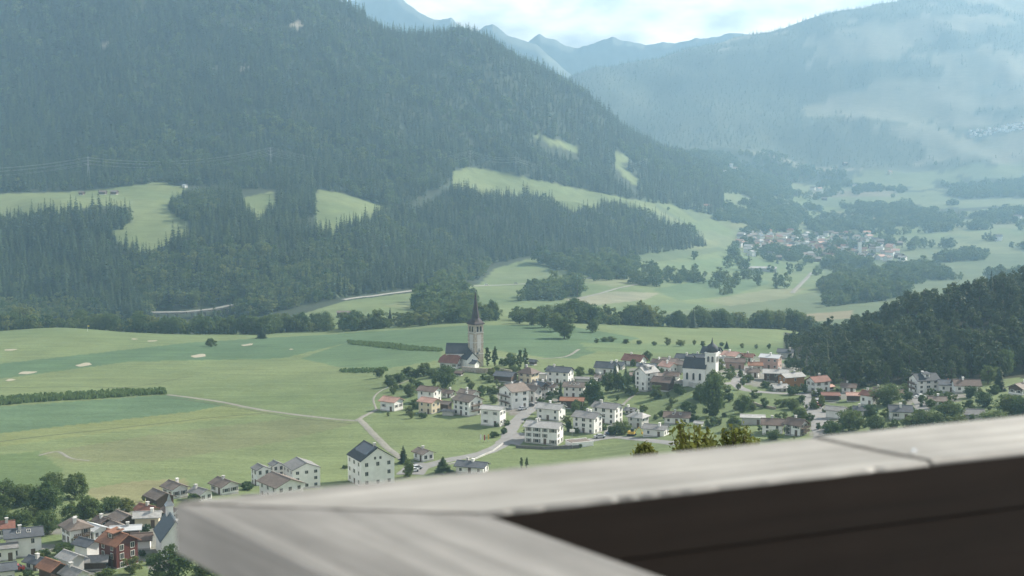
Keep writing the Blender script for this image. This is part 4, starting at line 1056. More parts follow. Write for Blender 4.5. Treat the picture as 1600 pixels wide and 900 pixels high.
H('parish house with red brown half-hipped roof beside the church', 705, 577, 36, 12, -24, 1.5, 42, 'w', 'r', chim=0, half=True, floors=1)
H('low lean-to with brown roof at the churchyard wall', 716, 588, 16, 5, -24, 1.5, 24, 'b', 'b', win=False, chim=0, cat='shed', name='shed')
H('grey wooden hut behind the cypresses on the knoll', 833, 571, 12, 6, -35, 1.2, 26, 'b', 's', win=False, chim=0, cat='shed', name='shed')
def wall_run(name, label, pts, h, t, material, cap=True, cat='wall'):
    P3 = [hit(*p) for p in pts]; c0 = sum(P3, Vector()) / len(P3)
    root = empty(name, c0); tag(root, label, cat)
    for a, b in zip(P3[:-1], P3[1:]):
        d = (b - a); n = Vector((-d.y, d.x, 0)).normalized() * t / 2; a0, b0 = a - c0, b - c0
        m = MB(); m.add([a0-n-Vector((0,0,1)), b0-n-Vector((0,0,1)), b0+n-Vector((0,0,1)), a0+n-Vector((0,0,1)), a0-n+Vector((0,0,h)), b0-n+Vector((0,0,h)), b0+n+Vector((0,0,h)), a0+n+Vector((0,0,h))],
              [(0,3,2,1),(4,5,6,7),(0,1,5,4),(1,2,6,5),(2,3,7,6),(3,0,4,7)])
        m.build('wall_section', material, root)
    return root
wall_run('churchyard_wall', 'stone churchyard wall below the church tower', [(722, 580), (742, 582), (758, 583), (775, 582), (800, 586)], 2.2, 0.5, WALL['s'])
wall_run('retaining_wall', 'dark retaining wall in front of the long white apartment house', [(806, 700), (850, 702), (905, 700)], 1.0, 0.4, mat('dark_stone', (0.13, 0.125, 0.115), 0.9, 0.2, 1.5))
wall_run('road_wall', 'low pale wall along the outer side of the village road', [(700, 727), (740, 719), (770, 706), (786, 694)], 0.5, 0.35, CONCRETE)
wall_run('chapel_wall', 'stone wall below the white chapel', [(1040, 606), (1066, 600), (1084, 606), (1106, 606)], 2.0, 0.5, WALL['g'])
wall_run('slope_wall', 'low wall curving across the green slope right of the chapel', [(1168, 628), (1190, 636), (1212, 640)], 0.9, 0.4, WALL['s'])

# ------------------------------------------------------------------ white chapel with onion tower
cg = hit(1090, 603); D = cg.y; s = D / F; y = R(-24)
chap = empty('chapel', (cg.x, cg.y + 4.5, float(cg.z)), y); tag(chap, 'white chapel with dark roof and domed bell tower', 'chapel'); HOUSES.append((1088, 600, 50, 'white chapel with domed bell tower'))
l, w, h = 9.6, 7.0, 28 * s
m, rz = gable_walls(l, w, h, 46, 3); wl = m.build('wall', WALL['w'], chap)
r_, _ = gable_roof(l, w, h, 46, 0.35); r_.build('roof', ROOF['d'], chap)
for k in range(3): arch_window(chap, (-3.0 + 2.8*k, -w/2 - .02, h*0.32), 0, 0.85, 2.9)
tw = 4.6; th = 52 * s; tx = l/2 + tw/2 - 0.4
tm = MB(); tm.box(tx-tw/2, tx+tw/2, -tw/2, tw/2, -3, th); tow = tm.build('bell_tower', WALL['w'], chap)
co = MB(); co.box(tx-tw/2-.25, tx+tw/2+.25, -tw/2-.25, tw/2+.25, th, th+.35); co.build('cornice', WALL['w'], tow)
for k in (-.9, .9):
    arch_window(tow, (tx+k, -tw/2-.02, th-3.6), 0, 0.9, 2.4); arch_window(tow, (tx+tw/2+.02, k, th-3.6), math.pi/2, 0.9, 2.4)
dm = MB(); rings = []
for z, r in ((0.35, .53), (0.9, .56), (1.8, .58), (2.7, .50), (3.4, .34), (3.9, .17), (4.5, .09), (5.2, .06), (6.6, .015)):
    rings.append([(tx + tw*r*math.cos(math.pi/6*i), tw*r*math.sin(math.pi/6*i), th + z) for i in range(12)])
dm.loft(rings); dm.build('onion_dome', ROOF['d'], tow, smooth=True)
# lower left chapel with steep slate roof and little white turret
cg = hit(262, 872); y = R(112)
c2 = empty('chapel', (cg.x, cg.y + 5, cg.z), y); tag(c2, 'chapel with steep blue grey roof and white turret behind railing corner', 'chapel'); HOUSES.append((256, 850, 60, 'chapel with steep blue grey roof'))
l, w, h = 11, 6.6, 4.6
m, rz = gable_walls(l, w, h, 52, 3); m.build('wall', WALL['w'], c2)
r_, zr = gable_roof(l, w, h, 52, 0.4); ro = r_.build('roof', mat('blue_slate', (0.065, 0.085, 0.105), 0.6, 0.15, 1.5, bump=0.4), c2)
tm = MB(); tm.box(2.6, 4.2, -.8, .8, zr-1.6, zr+1.6); tq = tm.build('turret', WALL['w'], ro)
tm = MB(); tm.loft([[(3.4+1.1*a, 1.1*b, zr+1.6) for a, b in ((-1,-1),(1,-1),(1,1),(-1,1))], [(3.4+.5*a, .5*b, zr+2.6) for a, b in ((-1,-1),(1,-1),(1,1),(-1,1))], [(3.4+.03*a, .03*b, zr+4.6) for a, b in ((-1,-1),(1,-1),(1,1),(-1,1))]]); tm.build('turret_roof', METAL, ro)
for k in range(3): arch_window(c2, (-3.6 + 3.2*k, -w/2-.02, 1.6), 0, 0.8, 2.4)
tm = MB(); tm.box(-1.0, 1.0, -w*0.36, -w*0.12, h+1.2, h+3.2); tm.build('dormer', WALL['w'], ro)
# ------------------------------------------------------------------ roads and tracks draped on the ground
def ribbon(name, pts, width, material, lift=0.10, dmin=240, kind='structure', world=False):
    P3 = [Vector(p) for p in pts] if world else [hit(px, py, dmin) for px, py in pts]
    S = []
    n = len(P3)
    for i in range(n - 1):           # Catmull-Rom through the points, in plan
        p0, p1, p2, p3 = P3[max(i-1, 0)], P3[i], P3[i+1], P3[min(i+2, n-1)]
        k = max(4, int((p2 - p1).length / max(2.5, width * 0.6)))
        for q in range(k):
            t = q / k
            S.append(0.5 * ((2*p1) + (p2-p0)*t + (2*p0-5*p1+4*p2-p3)*t*t + (3*p1-p0-3*p2+p3)*t**3))
    S.append(P3[-1]); m = MB(); V = []
    for i, p in enumerate(S):
        d = S[min(i+1, len(S)-1)] - S[max(i-1, 0)]; nn = Vector((-d.y, d.x, 0)).normalized()
        wj = width / 2 * (1 + 0.05 * math.sin(i * 1.7))
        for k in (-1, -0.33, 0.33, 1):
            q = p + nn * k * wj; V.append((q.x, q.y, float(ground(q.x, q.y)) + lift * (1 if abs(k) < 1 else 0.4)))
    m.v = V; m.f = [(4*i+k, 4*i+k+1, 4*(i+1)+k+1, 4*(i+1)+k) for i in range(len(S)-1) for k in range(3)]; m.m = [0] * len(m.f)
    return tag(m.build(name, material), kind=kind)
ribbon('village_road', [(640, 738), (668, 728), (700, 719), (740, 712), (766, 704), (790, 690), (797, 674), (806, 660), (824, 643), (838, 628), (856, 617), (872, 610)], 5.2, ASPHALT)
ribbon('forecourt', [(792, 694), (806, 684), (822, 678)], 9, ASPHALT, 0.14)
ribbon('parking_area', [(640, 742), (652, 730), (664, 724)], 9, ASPHALT, 0.14)
ribbon('block_drive', [(880, 700), (935, 686), (975, 684), (1030, 690), (1060, 694)], 5, ASPHALT, 0.12)
ribbon('block_lane', [(950, 684), (958, 668), (970, 662)], 4.5, ASPHALT, 0.15)
ribbon('farm_track', [(262, 617), (310, 623), (350, 629), (400, 639), (460, 648), (520, 655), (560, 658)], 2.3, GRAVEL)
ribbon('farm_track', [(560, 655), (570, 664), (585, 680), (605, 700), (624, 714), (642, 730)], 2.6, GRAVEL, 0.14)
ribbon('farm_track', [(558, 658), (566, 652), (580, 645), (590, 640)], 2.0, GRAVEL, 0.18)
ribbon('knoll_path', [(588, 640), (584, 622), (600, 608), (625, 600), (648, 590)], 0.9, GRAVEL)
ribbon('chapel_road', [(1168, 574), (1160, 584), (1150, 598), (1160, 608), (1185, 612), (1225, 615), (1262, 616)], 4.6, ASPHALT)
ribbon('chapel_road', [(1150, 598), (1130, 600), (1112, 598)], 4.0, ASPHALT, 0.14)
ribbon('junction_road', [(1262, 614), (1268, 628), (1276, 648), (1286, 676), (1290, 690)], 7, ASPHALT, 0.14)
ribbon('pine_lane', [(1418, 612), (1432, 622), (1442, 636), (1440, 650)], 5, ASPHALT)
ribbon('slope_track', [(958, 650), (978, 628), (1000, 612), (1020, 604)], 1.3, GRAVEL)
ribbon('meadow_path', [(700, 560), (860, 560), (905, 546)], 1.6, GRAVEL)
ribbon('valley_road', [(536, 469), (552, 466), (600, 460), (668, 452), (720, 448), (770, 446), (850, 441), (900, 437), (945, 431)], 5.5, mat('valley_asphalt', (0.27, 0.262, 0.24), 0.9, 0.08, 0.2), 0.5, 1120)
ribbon('field_road', [(900, 468), (960, 452), (1010, 442), (1050, 432)], 4, GRAVEL, 0.5, 1120)
ribbon('field_road', [(1238, 458), (1255, 440), (1268, 426)], 6, GRAVEL, 0.5, 1120)
ribbon('far_road', [(1150, 346), (1200, 352), (1240, 358)], 6, GRAVEL, 0.8, 1500)
DITCH = mat('ditch_grass', (0.075, 0.085, 0.042), 0.95, 0.2, 0.5)
ribbon('field_ditch', [(-20, 693), (150, 673), (300, 656), (420, 645)], 0.9, DITCH, 0.10)
ribbon('field_ditch', [(-20, 606), (100, 604), (200, 606)], 0.7, DITCH, 0.10)
ribbon('field_ditch', [(265, 621), (350, 634), (460, 653), (550, 662)], 0.9, DITCH, 0.06)
ribbon('field_ditch', [(190, 606), (240, 600), (300, 588)], 0.7, DITCH, 0.10)
ribbon('wheel_tracks', [(60, 712), (90, 706), (110, 716), (140, 720)], 1.2, GRAVEL, 0.08)
# sand bunkers of the golf course: shallow pits with a raised lip
SAND = mat('bunker_sand', (0.29, 0.265, 0.20), 0.95, 0.08, 1.0)
for k, (px, py, wp, hp) in enumerate(((42, 583, 28, 6), (16, 594, 16, 4), (131, 570, 26, 5), (311, 556, 26, 5), (387, 539, 20, 3), (238, 533, 16, 2.5), (16, 547, 22, 3), (210, 530, 12, 2), (455, 546, 8, 1.5))):
    g0 = hit(px, py); s = g0.y / F; rx = wp * s / 2 * 0.82; ry = hp / 2 * (hit(px, py - 1).y - hit(px, py + 1).y) / 2
    m = MB(); n = 22; ring = []
    for rr in (1.0, 0.75):
        ring.append([(g0.x + rx*rr*math.cos(a)*(1+.18*math.sin(3*a+k)), g0.y + ry*rr*math.sin(a)*(1+.2*math.cos(2*a+k)),
                      float(ground(g0.x + rx*rr*math.cos(a), g0.y + ry*rr*math.sin(a))) + (0.12 if rr == 1 else 0.14)) for a in [6.2832*i/n for i in range(n)]])
    m.loft(ring, cap=False); m.add(ring[1], [tuple(range(n))])
    tag(m.build('sand_bunker', SAND), kind='structure')
# ------------------------------------------------------------------ maize strips: rows of upright leafy stalks
MAIZE = leaf_mat('maize_leaves', (0.075, 0.125, 0.045), (0.115, 0.16, 0.058), trans=0.4)
def maize(label, poly, h, dens):
    xs = [p[0] for p in poly]; ys = [p[1] for p in poly]
    W = [hit(*p) for p in poly]; x0, x1 = min(p.x for p in W), max(p.x for p in W); y0, y1 = min(p.y for p in W), max(p.y for p in W)
    n = int((x1-x0) * (y1-y0) * dens)
    X = RNG.uniform(x0, x1, n); Y = RNG.uniform(y0, y1, n); k = inpoly(X, Y, [(p.x, p.y) for p in W]); X, Y = X[k], Y[k]
    Zg = ground(X, Y); n = len(X)
    hh = h * RNG.uniform(0.6, 1.1, n) * (0.88 + 0.2 * vnoise(X / 7, Y / 7, 4)); cent = np.stack([X, Y, Zg + hh * 0.55], 1)
    nr = RNG.normal(size=(n, 3)); nr[:, 2] *= 0.25; nr /= np.linalg.norm(nr, axis=1, keepdims=True)
    up = np.array([0, 0, 1.0]); tt = np.cross(nr, up); tt /= np.linalg.norm(tt, axis=1, keepdims=True)
    hw_ = (hh * 0.5)[:, None]; ww = RNG.uniform(0.35, 0.7, n)[:, None]
    V = np.stack([cent - tt*ww - up*hw_, cent + tt*ww - up*hw_, cent + tt*ww*0.6 + up*hw_ + nr*0.2, cent - tt*ww*0.6 + up*hw_ - nr*0.1], 1).reshape(-1, 3)
    o = link('maize_crop', np_mesh('maize_crop', V, np.arange(4*n).reshape(-1, 4), [MAIZE]))
    tag(o, label, None, None, 'stuff')
maize('strip of tall maize across the meadow at the left', [(-30,626),(0,624),(100,618),(200,612),(258,611),(262,616),(200,620),(100,626),(0,634),(-30,637)], 1.9, 1.3)
maize('curved edge of a maize field left of the church', [(543,533),(580,535),(640,541),(690,546),(692,550),(640,548),(590,543),(545,538)], 1.1, 1.2)
maize('short maize patch left of the knoll', [(530,578),(570,577),(604,576),(606,580),(575,583),(534,582)], 1.1, 1.2)

# ------------------------------------------------------------------ trees that can be picked out one by one
# (px, py of the foot, height px, crown width px, kind)
TREES = [(608,604,20,20,'broad'),(624,598,17,20,'broad'),(640,592,20,22,'broad'),(662,588,22,26,'broad'),(676,590,16,20,'broad'),(696,607,38,36,'broad'),(641,620,22,24,'broad'),(655,607,12,16,'bush'),
 (754,614,13,14,'broad'),(770,616,14,20,'bush'),(786,614,14,24,'bush'),(768,590,16,16,'pale'),(766,598,11,13,'pale'),(762,572,33,9,'poplar'),(773,572,33,9,'poplar'),(812,582,40,9,'poplar'),(821,577,36,9,'poplar'),(799,576,26,22,'broad'),(788,572,14,16,'bush'),(804,584,14,16,'broad'),
 (876,628,34,12,'spruce'),(927,632,40,32,'broad'),(900,643,20,17,'broad'),(858,634,9,22,'bush'),(846,630,10,14,'bush'),(950,614,36,20,'broad'),(966,612,30,22,'broad'),(961,598,30,14,'spruce'),(980,604,22,14,'broad'),(978,596,24,11,'spruce'),(990,573,13,10,'broad'),
 (913,640,14,14,'bush'),(906,592,16,10,'broad'),(860,584,12,20,'bush'),(880,583,12,16,'bush'),(905,586,14,14,'broad'),
 (1025,624,24,20,'broad'),(1058,612,14,16,'bush'),(1117,618,40,36,'broad'),(1112,650,70,40,'broad'),(1095,628,30,24,'broad'),(1160,646,31,22,'broad'),(1145,674,26,28,'broad'),(1075,644,17,24,'bush'),(1180,622,13,18,'bush'),(1130,625,14,20,'bush'),(1168,598,14,20,'bush'),(1140,590,14,22,'bush'),(1196,606,12,16,'bush'),
 (972,679,23,30,'broad'),(944,672,11,10,'bush'),(889,675,17,12,'broad'),(899,647,20,15,'broad'),(792,665,9,12,'bush'),(777,667,9,12,'bush'),(906,700,7,8,'bush'),(1048,660,14,14,'broad'),(1125,578,20,14,'pale'),(1160,570,14,14,'broad'),
 (1388,634,36,44,'broad'),(1360,656,26,26,'broad'),(1328,674,36,46,'broad'),(1372,674,26,34,'broad'),(1395,668,18,9,'spruce'),(1545,600,34,26,'pale'),(1572,588,44,28,'broad'),(1562,612,40,22,'spruce'),(1450,668,30,48,'broad'),(1482,660,34,42,'broad'),(1425,672,24,36,'broad'),(1498,672,26,30,'pale'),(1556,668,28,50,'broad'),(1582,648,32,46,'broad'),(1600,652,34,40,'broad'),(1540,636,24,34,'broad'),(1250,660,24,30,'broad'),(1232,680,20,15,'broad'),(1210,688,18,26,'broad'),(1238,640,18,24,'broad'),(1222,636,14,26,'bush'),(1300,682,24,34,'broad'),(1518,622,20,24,'broad'),(1470,628,12,26,'bush'),(1455,618,12,14,'bush'),
 (4,798,50,48,'broad'),(34,790,36,46,'broad'),(66,806,54,58,'broad'),(115,780,42,46,'broad'),(82,772,36,40,'broad'),(72,836,42,38,'broad'),(132,812,38,42,'broad'),(172,800,26,34,'broad'),(196,806,30,28,'pale'),(30,828,32,46,'broad'),(0,824,34,34,'broad'),(98,868,20,34,'broad'),(230,800,15,26,'bush'),(206,898,32,28,'pale'),(262,915,64,66,'broad'),(318,920,46,56,'broad'),(160,910,20,44,'bush'),(40,915,24,30,'bush'),(60,876,16,14,'pale'),(150,806,22,26,'broad'),(110,816,30,30,'broad'),(182,812,14,20,'bush'),(50,812,22,24,'pale'),
 (630,724,28,15,'spruce'),(637,746,30,22,'broad'),(692,740,27,26,'spruce'),(600,716,10,12,'bush'),(815,732,20,5,'poplar'),(823,732,20,5,'poplar'),(385,766,14,20,'bush'),(540,732,7,10,'bush'),
 (330,542,14,18,'bush'),(408,529,19,16,'spruce'),
 (882,530,36,34,'broad'),(868,518,30,30,'broad'),(850,512,28,28,'broad'),(832,508,28,28,'broad'),(812,506,22,26,'broad'),(926,520,22,18,'broad'),
 (930,536,7,10,'bush'),(944,534,9,11,'broad'),(958,534,9,14,'broad'),(982,537,8,10,'broad'),(1001,538,10,12,'broad'),(1021,540,10,11,'broad'),(1041,540,11,14,'broad'),(1062,541,11,14,'broad'),(1088,540,8,7,'broad'),(1100,541,9,9,'broad'),(1124,541,7,7,'broad'),(1138,545,10,7,'spruce'),(1163,544,9,9,'broad'),(1184,545,7,6,'broad'),(1205,545,8,6,'broad')]
KW = {'broad': 0.86, 'pale': 0.70, 'poplar': 0.22, 'bush': 1.28, 'spruce': 0.33, 'pine': 0.4}
KT = {'broad': 'leafy tree', 'pale': 'pale green tree', 'poplar': 'slim columnar tree', 'bush': 'rounded bush', 'spruce': 'dark conifer'}
KN = {'broad': 'broadleaf_tree', 'pale': 'broadleaf_tree', 'poplar': 'columnar_tree', 'bush': 'bush', 'spruce': 'spruce_tree'}
NT = len(TREES)
random.seed(33); SH = []; TOPS = [(q[0], q[1], q[2]) for q in HOUSES]
ZONES = [((770,585),(960,690),80), ((960,560),(1130,680),64), ((1130,570),(1270,690),56), ((1270,610),(1420,680),54), ((1420,615),(1600,670),44), ((590,590),(770,655),34), ((20,780),(330,900),54)]
for (x0, y0), (x1, y1), n in ZONES:
    k = 0
    while k < n:
        px, py = random.uniform(x0, x1), random.uniform(y0, y1); k += 1
        if any(abs(px-a) < 12 and -b*0.25 < (q-py) < b*1.2 for a, q, b in TOPS): continue
        if any(abs(px-a) < 4 and abs(py-b) < 2 for a, b in SH): continue
        if inpoly(np.array([px]), np.array([py]), [(640,745),(760,700),(790,690),(800,660),(860,610),(870,615),(830,645),(815,680),(780,705),(660,745)])[0] or (px < 770 and py > 655 and y0 < 700): continue
        if px > 790 and px < 1050 and py > 683: continue
        SH.append((px, py)); TREES.append((px, py, random.uniform(6, 18), 0, random.choice(('bush', 'bush', 'broad', 'pale'))))
seen = {}
for i, (px, py, hp, wp, kind) in enumerate(TREES):
    shrub = i >= NT
    if shrub: wp = hp * KW[kind] * random.uniform(0.8, 1.15)
    if not shrub and py < 546 and px > 925 and hp < 15:
        hp *= random.uniform(0.7, 1.3); wp *= random.uniform(0.7, 1.2); px += random.uniform(-4, 4); kind = random.choice(('broad', 'broad', 'pale')) if kind == 'broad' else kind
    g0 = hit(px, py); s = g0.y / F; h = hp * s * 1.03
    short = lambda t: ' '.join(t.split()[:9])
    best = min(HOUSES, key=lambda q: (q[0]-px)**2 + (1.6*(q[1]-py))**2)
    dx, dy = px - best[0], py - best[1]
    rel = ('left of' if dx < 0 else 'right of') if abs(dx) > 1.3*abs(dy) else ('in front of' if dy > 0 else 'behind')
    if not shrub and py < 546 and px > 925 and hp < 15: lab = 'small orchard tree in the row along the meadow, number %d from left' % i
    elif (px, py) == (330, 542): lab = 'lone round bush on the golf meadow'
    elif (px, py) == (408, 529): lab = 'lone dark conifer at the far edge of the golf meadow'
    elif py < 535 and px < 930: lab = 'big round tree at the dark end of the belt right of the spire'
    else:
        sizew = 'tall ' if hp > 34 else ('small ' if hp < 15 and kind != 'bush' else '')
        lab = '%s%s %s %s' % ('' if shrub else sizew, {'bush': 'low garden shrub', 'broad': 'small garden tree', 'pale': 'pale garden tree'}[kind] if shrub else KT[kind], rel, best[3])
        lab = ' '.join(lab.split()[:16])
    seen.setdefault(lab, []).append((i, px, py, hp, h, g0, kind, wp, s))
ORD = ['first', 'second', 'third', 'fourth', 'fifth', 'sixth', 'seventh', 'eighth', 'ninth', 'tenth', 'eleventh', 'twelfth', 'thirteenth', 'fourteenth', 'fifteenth']
orchard = sorted([e for l_, es in seen.items() if 'number' in l_ for e in es], key=lambda e: e[1])
for l_ in [k for k in seen if 'number' in k]: del seen[l_]
for k, e in enumerate(orchard): seen['small orchard tree, %s from the left in the row behind the village' % ORD[k]] = [e]
for lab, es in seen.items():
    es.sort(key=lambda e: e[1])
    for k, (i, px, py, hp, h, g0, kind, wp, s) in enumerate(es):
        t_ = lab
        if len(es) > 1:
            t_ = (['left', 'right'] if len(es) == 2 else ['leftmost', 'middle', 'rightmost'] if len(es) == 3 else ORD)[k] + ' ' + lab
            t_ = ' '.join(t_.split()[:16])
        grp = 'orchard trees in a row behind the village' if 'orchard' in lab else ('slim columnar trees' if kind == 'poplar' else 'garden shrubs and small trees among the houses' if i >= NT else None)
        plant(kind, g0.x, g0.y + wp*s*0.15, h, wp / hp / KW[kind], 'garden_shrub' if i >= NT and kind == 'bush' else KN[kind], t_, grp, 'bush' if kind == 'bush' else 'tree', z=g0.z - 0.15, variant=i)

# ------------------------------------------------------------------ foreground tree top poking over the railing
def front_tree(label, px, py, D, wpx, seed):
    """tree growing on the slope below; only its upper shoots reach above the railing"""
    top = at(px, py, D); rg = np.random.default_rng(seed); s = D / F
    gz = float(ground(top.x, top.y)); H_ = top.z - gz; rx = wpx * s / 2
    root = empty('foreground_tree', (top.x, top.y, gz)); tag(root, label, 'tree')
    m = MB(); m.tube((0,0,-.5), (0,0,H_*0.6), .26, .15, 8); m.tube((0,0,H_*0.6), (0,0,H_*0.86), .15, .05, 6)
    cs = []; nn = []
    for k in range(34):
        a = rg.uniform(0, 6.28); r = rx * math.sqrt(rg.uniform(0.02, 1)); 
        z1 = H_ - (r / rx) ** 2 * rx * 0.9 - abs(rg.normal()) * rx * 0.28
        p0 = np.array([math.cos(a)*r*.35, math.sin(a)*r*.35, z1 - rx*1.5]); p1 = np.array([math.cos(a)*r, math.sin(a)*r, z1])
        m.tube((0,0,min(H_*.8, p0[2]-.3)), p0, .045, .03, 4); m.tube(p0, p1, .03, .006, 4)
        n = int(rg.uniform(26, 60)); t_ = rg.uniform(0.15, 1.03, (n, 1))
        cs.append(p0 + (p1 - p0)*t_ + rg.normal(size=(n, 3))*np.array([.13,.13,.10])*(1.25 - t_*0.9)); nn.append(rg.normal(size=(n, 3)) + [0,0,.3])
    m.build('trunk', BARK, root)
    cs = np.concatenate(cs); nn = np.concatenate(nn); nn /= np.linalg.norm(nn, axis=1, keepdims=True)
    V, Fq = _quads(cs, nn, rg.uniform(0.045, 0.095, len(cs)), rg, 0.62)
    link('crown', np_mesh('front_leaves', V, Fq, [OLIVE]), root)
OLIVE = leaf_mat('olive_leaves', (0.085, 0.11, 0.03), (0.17, 0.18, 0.05), trans=0.45)  # olive to yellow-green leaf colour of the foreground trees
front_tree('olive green tree top with dense shoots above the middle of the railing', 1082, 652, 40, 84, 5)
front_tree('olive green tree top right of the dense shoots above the railing', 1158, 656, 42, 78, 6)
front_tree('sparse olive shoots just above the railing edge', 1008, 694, 40, 22, 7)

# ------------------------------------------------------------------ vehicles and small things
PAINT = {k: mat(k + '_car_paint', c, 0.3, 0.04, 1.0, spec=0.6) for k, c in {'white': (0.75, 0.75, 0.74), 'silver': (0.42, 0.43, 0.45), 'dark': (0.03, 0.035, 0.045), 'red': (0.35, 0.03, 0.03), 'blue': (0.04, 0.08, 0.18), 'yellow': (0.60, 0.38, 0.04)}.items()}
RUBBER = mat('tyre_rubber', (0.02, 0.02, 0.02), 0.9, 0.1, 3.0)
def _car():
    prof = [(-2.1,.35),(-2.12,.75),(-1.9,.88),(-1.35,.95),(-0.75,1.42),(0.75,1.44),(1.45,.98),(2.0,.86),(2.12,.6),(2.1,.35)]
    m = MB(); n = len(prof)
    m.loft([[(x, y*(0.86 if z > 1.1 else 1), z) for x, z in prof] for y in (-.85, .85)])
    g_ = MB()
    for sy in (-1, 1):
        yy = sy*.80; g_.add([(-1.15,yy+sy*.06,1.0),(-.72,yy-sy*.03,1.36),(.70,yy-sy*.03,1.38),(1.25,yy+sy*.06,1.02)], [(0,1,2,3)])
    g_.add([(-1.36,-.7,.98),(-1.36,.7,.98),(-.80,.66,1.42),(-.80,-.66,1.42)], [(0,1,2,3)]); g_.add([(1.46,-.7,1.0),(1.46,.7,1.0),(.80,.66,1.44),(.80,-.66,1.44)], [(0,1,2,3)])
    wh = MB(); wh.tube((0,-.11,0), (0,.11,0), .33, .33, 12)
    return m, g_.mesh('car_glass', GLASS), wh.mesh('tyre', RUBBER)
_cm, CARG, CARW = _car(); CARB = {k: _cm.mesh('car_body_' + k, p) for k, p in PAINT.items()}
def car(label, px, py, colr, yaw, dmin=240, name='parked_car', group=None):
    g0 = hit(px, py, dmin); r = empty(name, (g0.x, g0.y, g0.z + (0.14 if g0.y < 1000 else 0.5)), R(yaw)); tag(r, label, 'car', group)
    link('body', CARB[colr], r); link('glass', CARG, r)
    for x in (-1.3, 1.3):
        for yy in (-.78, .78): link('wheel', CARW, r, (x, yy, .33))
    return r
car('white car on the road below the junction', 1271, 637, 'white', 75)
car('silver car parked behind the white car', 1278, 630, 'silver', 70)
car('red car parked beside the white car', 1280, 635, 'red', 70)
car('dark car parked at the road junction', 1274, 620, 'dark', 60)
car('silver car farthest up the junction road', 1273, 617, 'silver', 60)
car('white car outside the large white house under the pines', 1438, 622, 'white', 20)
car('dark van parked at the end of the block drive', 955, 679, 'blue', 40)
car('grey car parked at the corner of the block drive', 937, 685, 'silver', 10)
car('dark car in front of the big white gabled house', 827, 636, 'dark', 35)
car('silver car in front of the big white gabled house', 816, 641, 'silver', 40)
car('white car parked on the village street', 858, 617, 'white', 40)
car('silver car parked on the village street', 864, 613, 'silver', 40)
car('white car beside the tall white house with solar panels', 645, 738, 'white', 30)
car('silver car in the parking area beside the tall white house', 650, 734, 'silver', 30)
car('red car at the bottom left corner', 24, 893, 'red', 15)
for k, (px, py, c) in enumerate(((760, 446, 'white'), (806, 444, 'silver'), (827, 442, 'dark'))):
    car(('leftmost', 'middle', 'rightmost')[k] + ' tiny car driving on the valley road', px, py, c, 12, 1120, 'car', 'cars on the valley road')
# yellow digger
g0 = hit(987, 681); dg = empty('digger', g0, R(-20)); tag(dg, 'small yellow digger beside the low white house', 'digger')
m = MB(); m.box(-1.3, 1.1, -.9, .9, .8, 1.7); m.build('body', PAINT['yellow'], dg)
m = MB(); m.box(-.2, .9, -.8, .1, 1.7, 2.9); m.build('cab', GLASS, dg)
for sy in (-1, 1):
    m = MB(); m.loft([[(x, sy*.9 + q, z) for x, z in ((-1.6,.4),(-1.3,0.02),(1.3,0.02),(1.6,.4),(1.3,.75),(-1.3,.75))] for q in (-.25, .25)]); m.build('track', RUBBER, dg)
m = MB(); m.tube((1.0,.4,1.5),(2.6,.4,3.4),.16,.13); m.tube((2.6,.4,3.4),(3.8,.4,1.6),.13,.1); m.box(3.5,4.1,0,.8,.9,1.6); m.build('boom', PAINT['yellow'], dg)
# long flat garage beside the apartment house, with its pale parapet
g0 = hit(908, 699); gr = empty('garage', (g0.x, g0.y + 3, g0.z), R(22)); tag(gr, 'low flat garage with brown deck and white walls', 'garage')
m = MB(); m.box(-4.6, 3.6, -3.0, 3.0, -1.5, 1.5); m.build('wall', WALL['w'], gr)
m = MB(); m.box(-4.3, 3.3, -2.7, 2.7, 1.5, 1.62); m.build('deck', ROOF['n'], gr)
m = MB(); m.box(-4.62, 3.62, -3.02, -2.72, 1.5, 1.85); m.box(-4.62, 3.62, 2.72, 3.02, 1.5, 1.85); m.build('parapet', WALL['w'], gr)
# orange parasol, golf flag, poles by the green
def parasol():
    g0 = hit(1481, 603); r = empty('parasol', g0); tag(r, 'closed orange parasol in front of the row house', 'parasol')
    m = MB(); m.tube((0,0,0),(0,0,3.0),.04); m.build('pole', METAL, r)
    m = MB(); m.loft([[(q*math.cos(.785*i), q*math.sin(.785*i), z) for i in range(8)] for z, q in ((1.2,.35),(2.0,.5),(3.0,.05))]); m.build('canopy', mat('orange_cloth', (0.75, 0.10, 0.03), 0.7, 0.05, 2.0), r)
parasol()
g0 = hit(137, 518); r = empty('golf_flag', g0); tag(r, 'golf flag on its pole at the far green', 'flag')
m = MB(); m.tube((0,0,0),(0,0,4.0),.07); m.build('pole', WHITEP, r); m = MB(); m.box(0,1.2,-.03,.03,3.2,4.0); m.build('cloth', mat('yellow_cloth', (0.7, 0.6, 0.1), 0.7, 0.05, 2.0), r)
for k, (px, py, c) in enumerate(((750, 691, 'white'), (756, 692, 'red'), (762, 691, 'yellow'))):
    g0 = hit(px, py); r = empty('banner_pole', g0); tag(r, '%s banner pole on the green beside the village road' % c, 'banner')
    m = MB(); m.tube((0,0,0),(0,0,2.9),.06); m.build('pole', METAL, r); m = MB(); m.box(0.06,.5,-.02,.02,.9,2.8); m.build('cloth', PAINT[c], r)
g0 = hit(894, 686); r = empty('basketball_hoop', g0, R(-10)); tag(r, 'basketball hoop with white board behind the apartment house', 'hoop')
m = MB(); m.tube((0,0,0),(0,0,3.0),.08); m.build('pole', METAL, r); m = MB(); m.box(-.9,.9,-.1,-.02,2.5,3.6); m.build('board', WHITEP, r)
